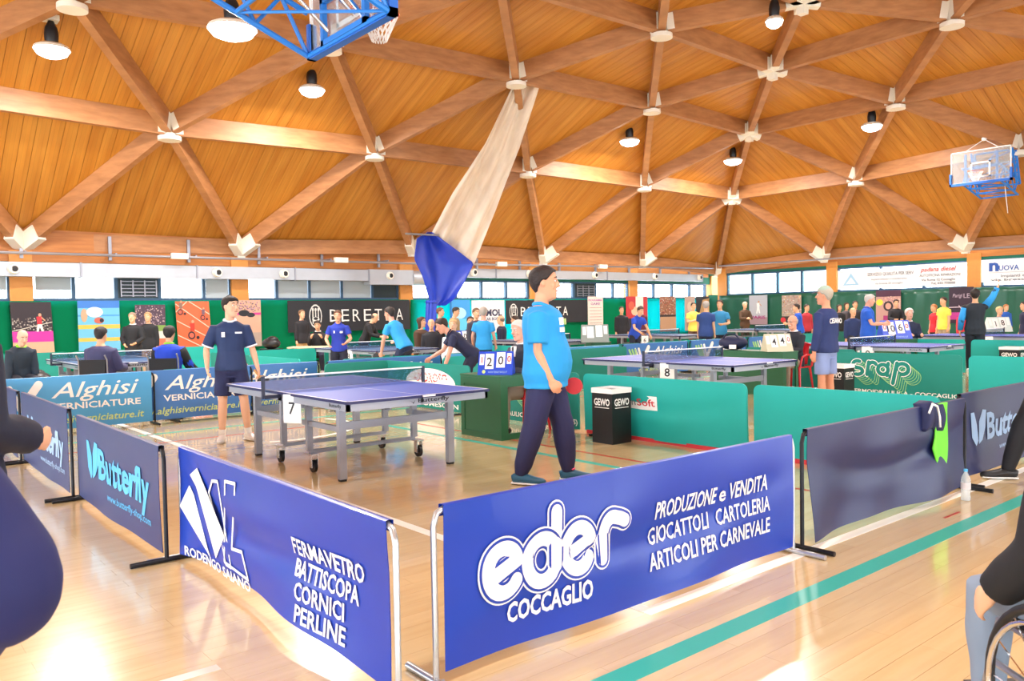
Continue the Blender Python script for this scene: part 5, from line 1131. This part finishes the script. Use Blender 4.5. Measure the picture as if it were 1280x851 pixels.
# -- the two players at the near table
I = P_('big dark-haired man in a bright blue polo and navy trousers beside the near table', 4.72, 5.22, VW - 12, 1.86, 'hi', lean=-2, top='2098dc', collar='2098dc', bot='20224e', shoe='1f5a78', hair='241a18', skin='e0a07c', belly=.075, bulk=.042, hsz=1.16, leg=1.25,
       ra=((-.02, -.12, -1), (.42, -.05, -.9)), la=((.0, .14, -1), (.35, .0, -.92)), ll=((.30, .05, -1), (.10, .02, -1)), rl=((-.20, -.05, -1), (-.30, -.02, -1)), hy=8, hp=2, tuck=-.125, feet=(8, -6), curl=(38, 42), sleeve=.78)
bat(I, 1, 'red bat held by the big man in the bright blue polo', (.9, .0, -.12), (.15, -1, .1))
chest_mark(I, ink, .39, .45, -.075, .06, dx=.03); chest_mark(I, ink, .33, .37, -.075, .07, dx=.035); chest_mark(I, ink_y, .39, .44, .08, .05, dx=.03)
for s in (1, -1): fd, fl, fz = I['J'][s][3]; obj('shoe_collar', MB().tube([fl + fd * (.01 + .045 * math.cos(a)) + Vector((-fd.y, fd.x, 0)) * .042 * math.sin(a) + Vector((0, 0, .098)) for a in [2 * PI * i / 14 for i in range(14)]], .009, 6, closed=True), mat('pink trim', 'e0507a', .5), I['t'], 180)
I = P_('young dark-haired player in navy polo with white cuffs, behind the near table', 3.62, 9.62, VW - 68, 1.72, 'hi', top='20345e', collar='e8ecf4', cuff='e8ecf4', bot='1c2450', shorts=True, shoe='f0f0ee', socks='f0f0ee', hair='1c1614', hs='full', skin='e2b090',
       ra=((-.12, -.40, -1), (.55, .0, -.8)), la=((-.02, .30, -1), (.30, .22, -1)), hy=38, ll=((.03, .12, -1), (-.05, .1, -1)), rl=((.03, -.05, -1), (-.05, -.04, -1)), tuck=-.06, feet=(25, -10), curl=(35, 20), sleeve=.85)
bat(I, 1, 'black-faced bat held by the young player in the navy polo', (.15, .5, -.75), (.93, -.37, .1), bat_blk)
chest_mark(I, ink, .40, .42, .09, .08); chest_mark(I, ink, .36, .42, -.09, .04)
for s in (.165, -.165):
    for q_ in (0, .022): obj('side_stripe', MB().tube([(q_ - .02, s, 0.50 * 1.0 + .02), (q_ - .02, s * .96, .86)], .005, 5), ink, I['t'])
# -- umpires
I = P_('white-haired seated umpire in dark suit behind the nearest green desk', 6.62, 7.75, 180, 1.78, 'mid', seat=.45, top='2b3140', long=True, jacket=True, collar='e8ecf0', bot='8a7c6c', shoe='1a1a1c', hair='d8d4ce', hs='short', skin='e2aa92', la=((.4, .1, -.9), (1, -.25, .1)), ra=((.45, -.1, -.9), (1, .3, .15)), hp=10, **SIT)
chest_mark(I, mat('striped tie', '6a7088', .5), .28, .52, 0, .035, 'tie'); chest_mark(I, ink, .40, .53, 0, .075, 'shirt_front')
I = P_('bald moustached umpire in black jacket seated behind the score 4 4', 13.15, 7.9, 175, 1.68, 'mid', seat=.45, top='1c2230', long=True, jacket=True, collar='e0e4ea', bot='9a8a78', shoe='1a1a1c', hair='b8b0a8', hs='bald', beard='d0ccc8', glasses=True, skin='dda084', la=((.4, .1, -.9), (1, -.25, .1)), ra=((.45, -.1, -.9), (1, .3, .15)), hp=6, **SIT)
P_('white-haired umpire in dark jacket seated behind the score board 10 6', 19.62, 8.76, VW - 95, 1.82, seat=.46, top='1c2a48', long=True, jacket=True, collar='e0e4ea', bot='3a3a44', hair='dcd8d2', skin='e0a890', la=((.4, .1, -.9), (1, -.25, .1)), ra=((.45, -.1, -.9), (1, .3, .15)), **SIT)
P_('blond-haired umpire seated behind the score board 1 8 at the right edge', 27.12, 9.41, VW - 90, 1.8, seat=.46, top='23306a', long=True, jacket=True, bot='3a3a44', hair='d8bc88', skin='e2b090', **SIT)
P_('seated umpire with a white lanyard right of table 3', 9.53, 13.27, VW - 100, 1.72, seat=.45, top='e0e4ea', long=True, bot='3a3a44', hair='c8a070', skin='e2b090', **SIT)
# -- the man in the cap
I = P_('man in a light cap, lettered navy top and pale blue shorts, from behind', 10.51, 5.82, VW + 128, 1.75, q='mid', top='1f3064', long=True, bot='8496c4', shorts=True, shoe='e8e8ea', hair='b0a898', skin='dc9a78', la=((-.02, .22, -1), (.12, .1, -1)), ra=((.0, -.15, -1), (.2, .05, -1)), hy=18, tuck=-.07, bulk=.012, belly=.03)
mb = MB(); Hd = I['Hd']
mb.add([Hd(.0 + .098 * math.cos(a) * math.cos(e_) - .005, .086 * math.sin(a) * math.cos(e_), .05 + .088 * math.sin(e_)) for e_ in [PI / 2 * i / 6 for i in range(7)] for a in [2 * PI * j / 20 for j in range(20)]], [(i * 20 + j, i * 20 + (j + 1) % 20, (i + 1) * 20 + (j + 1) % 20, (i + 1) * 20 + j) for i in range(6) for j in range(20)])
cp = obj('cap', mb, CL('9fb4a6'), I['t'], 180); obj('cap_visor', MB().grid(lambda u, v: Hd(.075 + .085 * v * math.cos((u - .5) * 1.6), .075 * math.sin((u - .5) * 2.4), .055 - .02 * v - .01 * math.cos((u - .5) * 3)), 8, 4, (0, 0, .006)), CL('5a6a7a'), cp, 60)
C_, fw_, lf_ = I['C'], I['fw'], I['lf']; mb = MB()
text(mb, 'CESANO', lambda u, v: C_(.33 + v - .35 * (u - .0) ** 2) - fw_ * .150 - lf_ * u, 0, .02, .31, .068, .03, align='c'); obj('back_lettering', mb, ink, I['t'])
# -- players further back
I = P_('white-haired man in a royal blue polo writing on a pad, standing behind table 9', 16.91, 8.42, VW - 25, 1.73, top='1c5cc8', collar='1c5cc8', bot='1c2240', hair='c8c4be', skin='e0a488', la=((.3, .15, -.9), (1, -.2, .05)), ra=((.3, -.15, -.9), (1, .2, .0)), belly=.04, bulk=.015, hp=12)
I = P_('light-blue shirted player leaning over table 3 with a red bat', 8.18, 12.97, VW + 150, 1.74, 'mid', lean=32, top='2a98d8', bot='1a2140', shorts=False, hair='2a201c', skin='dda088', la=((.3, .15, -.9), (.3, -.1, -.95)), ra=((.35, -.35, -.8), (.8, -.5, -.3)), ll=((.35, .1, -1), (-.25, .05, -1)), rl=((.3, -.1, -1), (-.3, -.05, -1)), hp=-10, tuck=-.06)
bat(I, 1, 'red bat held by the leaning light-blue player')
I = P_('dark-haired youth in a navy polo bending down behind the near green desk', 7.89, 10.47, VW + 190, 1.66, 'mid', lean=48, top='1c2244', collar='1c2244', bot='1a1e3a', hair='2a1c18', skin='dda088', la=((.3, .15, -1), (.35, .2, -.9)), ra=((.55, -.1, -.9), (.9, .1, -.5)), ll=((.45, .1, -1), (-.35, .05, -1)), rl=((.4, -.1, -1), (-.4, -.05, -1)), hp=5, tuck=-.05)
I = P_('young player in a royal blue polo standing at the far end of table 3', 7.85, 14.93, VW - 85, 1.58, q='mid', top='2038a8', collar='2038a8', bot='161a30', shorts=True, hair='5a3a20', skin='dda486', la=((.1, .35, -.9), (.7, -.3, -.3)), ra=((.1, -.35, -.9), (.8, .35, -.5)), lean=8, tuck=-.08)
chest_mark(I, ink, .36, .40, .08, .06); chest_mark(I, ink, .36, .41, -.08, .03)
P_('man in a light-blue polo seen from behind near the tied blue curtain', 10.18, 13.12, VW + 80, 1.59, top='2a98d8', bot='1a2140', hair='a89c90', skin='dda088', la=((.1, .3, -.9), (.5, .1, -.9)), ra=((.1, -.2, -1), (.5, -.05, -.9)), bulk=.01)
P_('brown-haired man facing the light-blue polo man, mostly hidden', 10.91, 14.33, VW - 60, 1.58, top='3a3a4a', long=True, jacket=True, bot='20242c', hair='6a5038')
I = P_('player in a royal blue polo bending forward with a red bat, far middle', 16.64, 14.76, VW - 60, 1.62, lean=22, top='1c48c0', collar='1c48c0', bot='161a30', hair='4a3a30', la=((.3, .3, -.9), (.3, .2, -.9)), ra=((.4, -.2, -.9), (.6, .35, -.5)), hp=8)
bat(I, -1, 'red bat held by the bending royal-blue player far back')
P_('onlooker in a maroon top behind the bending royal-blue player', 20.21, 17.65, VW - 80, 1.61, top='5a1c2a', long=True, bot='20242c')
P_('onlooker in black at the edge of the red and white poster', 19.35, 17.71, VW - 80, 1.60, top='1c1c22', long=True, jacket=True, bot='20242c')
P_('far onlooker in a pale yellow shirt with folded arms', 21.53, 16.54, VW - 85, 1.69, top='e8d860', bot='5a4038', la=((.3, .2, -.9), (.5, -1, .2)), ra=((.3, -.2, -.9), (.5, 1, .1)), hair='3a2a20')
P_('grey-haired player in a navy shirt standing with his back to us, far right of middle', 17.30, 12.91, VW + 65, 1.68, top='23407c', bot='1a2140', hair='a8a29a', hs='short', bulk=.015, lean=6)
I = P_('player in a turquoise-blue polo with short dark hair beside the navy-shirted player', 18.43, 13.27, VW - 120, 1.71, top='2c84b4', bot='1a1e30', la=((.1, .3, -.9), (.9, -.6, -.1)), ra=((.1, -.3, -.9), (.2, -.1, -.9)), hair='3a2822', bulk=.01)
P_('onlooker in a brown coat at the fencing poster', 26.35, 17.86, VW - 75, 1.72, top='4a3420', long=True, jacket=True, coat=.15, bot='2a2420', hair='d0b8a0', la=((.3, .2, -.9), (.7, -.9, .1)), ra=((.3, -.2, -.9), (.7, .9, .0)))
I = P_('player in royal blue reaching left with a red bat, under the right wall posters', 21.92, 12.96, VW + 165, 1.59, top='1c56c0', bot='141a34', la=((.3, .2, -.9), (.9, -.1, .0)), ra=((.3, -.2, -.9), (.9, .2, .0)), lean=8)
bat(I, -1, 'red bat held by the player in the royal blue shirt at the right wall')
P_('onlooker in red behind the royal blue shirt at the right wall', 23.91, 13.91, VW - 70, 1.57, top='b02a38', long=True, bot='20242c')
for px_, py_, w_ in (): pass
P_('dark-haired woman in black, left one of three onlookers', 25.67, 13.75, VW - 80, 1.55, top='1c1c22', long=True, jacket=True, hs='long', bot='20242c')
P_('long-haired woman in grey, middle one of three onlookers', 27.10, 14.25, VW - 80, 1.61, top='4a4448', long=True, jacket=True, hs='long', hair='3a2418', bot='20242c')
P_('tall onlooker in dark clothes, right one of three', 25.11, 12.91, VW - 95, 1.65, top='26242c', long=True, jacket=True, bot='20242c', bulk=.01)
P_('bald scorer seated behind the small board under the three onlookers', 23.13, 11.96, VW - 90, 1.8, seat=.5, top='1c3060', long=True, jacket=True, hs='bald', hair='b0a8a0', bot='20242c', **SIT)
P_('onlooker in a black coat holding papers, beside the pink and yellow poster', 26.12, 12.07, VW - 100, 1.67, top='18181e', long=True, jacket=True, coat=.2, bot='18181e', hair='2a201c', la=((.3, .2, -.9), (.9, -.5, -.1)), ra=((.3, -.2, -.9), (.9, .5, -.1)))
P_('man in a yellow shirt standing before the dark green sheeting at right', 24.68, 10.02, VW + 195, 1.70, top='e6dc58', bot='a89880', hair='3a2a20', bulk=.01)
P_('child in a red shirt beside the man in yellow', 24.98, 10.41, VW + 185, 1.50, top='d02838', bot='28242c', hair='b87848')
P_('dark-haired onlooker in red seated under the purple poster', 27.28, 10.45, VW - 90, 1.86, seat=.5, top='d0303c', long=True, hs='long', hair='1c1614', bot='28242c', **SIT)
I = P_('player in a black and blue tracksuit top raising one arm to serve, at right', 19.22, 7.15, VW + 60, 1.81, q='mid', top='14202c', long=True, jacket=True, bot='141a28', hair='16120f', la=((-.1, .3, -1), (.2, .1, -.9)), ra=((.5, -.5, .7), (.2, -.4, .9)), hp=-14)
for s_ in (1, -1): sh, el, wr = I['A'][s_][:3]; obj('blue_sleeve', MB().tube([V(sh, el, .1), el, V(el, wr, .9)], [.084, .068, .056], 12), CL('2090d8'), I['t'], 180)
P_('onlooker in a blue jacket behind the blond umpire', 29.93, 10.19, VW - 80, 1.46, top='2860c0', long=True, jacket=True, bot='20242c', hair='b07848')
P_('player in navy cut by the right edge of the photo', 23.66, 7.61, VW + 170, 1.52, top='1c2244', bot='c8ccd8', hair='2a201c')
# left half, back of the hall
I = P_('man in a black blazer and beige trousers under the trident emblem', 9.70, 20.55, VW - 40, 1.64, top='1c1c22', long=True, jacket=True, bot='c8a878', hair='7a5a40')
P_('man in a dark suit seated with hands at his face under the black banner', 9.58, 19.35, VW - 85, 1.74, seat=.45, top='16161c', long=True, jacket=True, collar='f0f0f0', hair='2a201c', la=((.5, .1, -.8), (.6, -.3, .75)), ra=((.5, -.1, -.8), (.6, .3, .75)), hp=15, **SIT)
P_('balding man in a black suit bending over papers under the black banner', 10.25, 18.14, VW - 10, 1.58, lean=24, top='16161c', long=True, jacket=True, bot='18181e', hs='bald', hair='5a4a40', la=((.4, .1, -.9), (.95, -.1, -.25)), ra=((.4, -.1, -.9), (.95, .1, -.2)), hp=20)
P_('woman in a brown fur coat seated left of the bald man', 11.08, 16.80, VW - 20, 1.8, seat=.46, top='4a3222', long=True, jacket=True, bulk=.03, hs='long', hair='4a2e20', **SIT)
P_('bald man in a dark scarf seated beside the brown fur coat', 10.71, 15.80, VW - 85, 1.7, seat=.46, top='22222a', long=True, jacket=True, hs='bald', hair='9a8a80', **SIT)
P_('man in an open black jacket over grey, standing by the blue curtain tail', 12.01, 17.32, VW - 10, 1.63, top='1a1a20', long=True, jacket=True, bot='2a2a30', hair='6a4a34')
P_('man in a khaki jacket looking down beside the black-jacketed man', 12.30, 17.08, VW - 20, 1.64, top='a08a64', long=True, jacket=True, bot='b8a078', hair='2a201c', hp=15)
P_('dark-clothed man seated under the blue poster', 11.72, 15.61, VW - 85, 1.78, seat=.46, top='1c1c22', long=True, jacket=True, hair='3a2a20', **SIT)
P_('bald man in navy seated in profile under the white wall banner', 14.75, 18.16, VW + 165, 1.78, seat=.46, top='1c2240', long=True, jacket=True, hs='bald', hair='7a6a60', **SIT)
P_('seated man in dark blue leaning left, behind the white-haired umpire', 15.42, 18.12, VW + 175, 1.78, seat=.46, lean=12, top='1c2850', long=True, jacket=True, hair='3a2a20', **SIT)
I = P_('man in a black sweater standing before the crowd poster', 5.22, 19.85, VW - 85, 1.62, q='mid', top='15181e', long=True, collar='e0e4ea', bot='2a2a34', hair='8a7a6a', la=((.2, .25, -.9), (.7, -.4, -.4)), ra=((.1, -.25, -.9), (.6, .4, -.5)), bulk=.02)
P_('man in an open dark jacket behind the man in the black sweater', 5.79, 20.68, VW - 85, 1.63, top='15181e', long=True, jacket=True, bot='b89878', hair='a8845c')
I = P_('dark-haired person in a quilted purple-grey jacket seated with back to us', 3.12, 13.67, VW + 88, 1.72, 'mid', seat=.46, top='3c3c62', long=True, jacket=True, bulk=.03, hair='221c1e', bot='2a2a34', la=((.3, .2, -.9), (.9, -.1, -.1)), ra=((.3, -.2, -.9), (.9, .1, -.1)), **SIT)
wheelchair(3.12, 13.67, math.radians(VW + 88), 'black wheelchair under the person in the purple-grey jacket')
I = P_('dark-haired player in a black and royal blue jacket seated with back to us', 3.95, 13.11, VW + 95, 1.72, 'mid', seat=.46, top='1440c0', long=True, jacket=True, bulk=.02, collar='90d848', hair='1c1816', bot='2a2a34', lean=6, la=((.3, .25, -.9), (.8, -.1, -.1)), ra=((.2, -.35, -.8), (.6, -.3, -.5)), **SIT)
wheelchair(3.95, 13.11, math.radians(VW + 95), 'wheelchair under the player in the black and blue jacket')
for s_ in (1, -1): sh, el, wr = I['A'][s_][:3]; obj('black_sleeve', MB().tube([V(sh, el, -.05), V(sh, el, .3), el, V(el, wr, .9)], [.09, .09, .076, .062], 12), CL('14161c'), I['t'], 180)
P_('bald man with a lime collar seated at the left edge', 2.33, 15.75, VW - 40, 1.7, 'mid', seat=.46, top='1c2c3c', long=True, jacket=True, collar='90e030', hs='none', skin='e0b098', bot='2a2a34', lean=14, hp=15, **SIT)
# -- cut by the edges of the frame, close to the camera
P_('person in a black padded coat at the left edge, standing outside the side barriers', 0.26, 3.55, VW + 80, 1.75, 'mid', top='171c30', long=True, jacket=True, coat=.12, bulk=.03, bot='14161e', hair='1c1816', ra=((.0, -.12, -1), (.8, .05, -.25)), la=((.0, .3, -1), (.1, .1, -1)))
I = P_('person in a navy tracksuit with teal piping, very close at the left edge', -0.08, 1.66, VW + 90, 1.67, 'mid', top='131c56', long=True, jacket=True, bulk=.05, elb=.095, coat=.1, bot='131c56', hair='1c1816', ra=((.0, -.72, -.86), (.35, .6, -.75)), la=((.1, .4, -.8), (.5, -.4, -.5)), tuck=-.16)
sh, el, wr = I['A'][-1][:3]; obj('teal_piping', MB().tube([Vector(V(sh, el, .55)) + Vector((-.06, -.03, 0)), el + Vector((-.05, -.02, .0)), Vector(V(el, wr, .5)) + Vector((-.04, -.02, -.01))], .004, 6), mat('teal piping', '1e9a9a', .5), I['t'], 180)
I = P_('person in a black coat and grey jeans in a wheelchair at the lower right corner', 2.93, 0.68, VW + 92, 1.75, 'mid', seat=.46, top='121216', long=True, jacket=True, bulk=.03, bot='8090a4', hair='1c1816', la=((.1, .2, -1), (.55, .15, -.6)), ra=((.1, -.2, -1), (.5, -.1, -.6)), **SIT)
wheelchair(2.93, 0.68, math.radians(VW + 92), 'wheelchair cut by the lower right corner of the photo')
P_('person in dark clothes and black shoes standing beyond the right edge', 7.67, 2.26, VW + 165, 1.75, 'mid', top='17181e', long=True, jacket=True, bot='17181e', shoe='1a1a1e', hair='1c1816', ll=((-.3, .03, -1), (-.45, .02, -1)), rl=((.5, -.03, -1), (.28, -.02, -1)))
# small gear
t = thing('back_pack', 'black bag lying behind the side barrier at far left', 'bag', (2.61, 15.78, 0)); obj('bag_body', MB().ell((0, 0, .5), (.2, .3, .12), 14, 8).ell((0, .05, .58), (.12, .18, .08), 12, 6), black_m, t, 180); obj('support_stool', MB().bx(-.15, .15, -.2, .2, 0, .4), black_m, t)
t = thing('back_pack', 'black backpack on a ledge left of the black-blazered man', 'bag', (8.23, 19.17, 0)); obj('bag_body', MB().ell((0, 0, .83), (.2, .34, .14), 14, 8).ell((0, -.08, .92), (.13, .2, .09), 12, 6), black_m, t, 180); obj('support_box', MB().bx(-.2, .2, -.25, .25, 0, .7), black_m, t)
t = thing('side_table', 'small pale table in front of the man with hands at his face', 'table', (9.21, 18.61, 0), math.radians(VW)); obj('table_top', MB().bx(-.7, .7, -.3, .3, .70, .73), mat('pale laminate', 'd8c8a8', .5), t); [obj('leg', MB().bx(a - .02, a + .02, b - .02, b + .02, 0, .7), grey_m, t) for a in (-.65, .65) for b in (-.25, .25)]
bpy.data.scenes.remove(scratch)
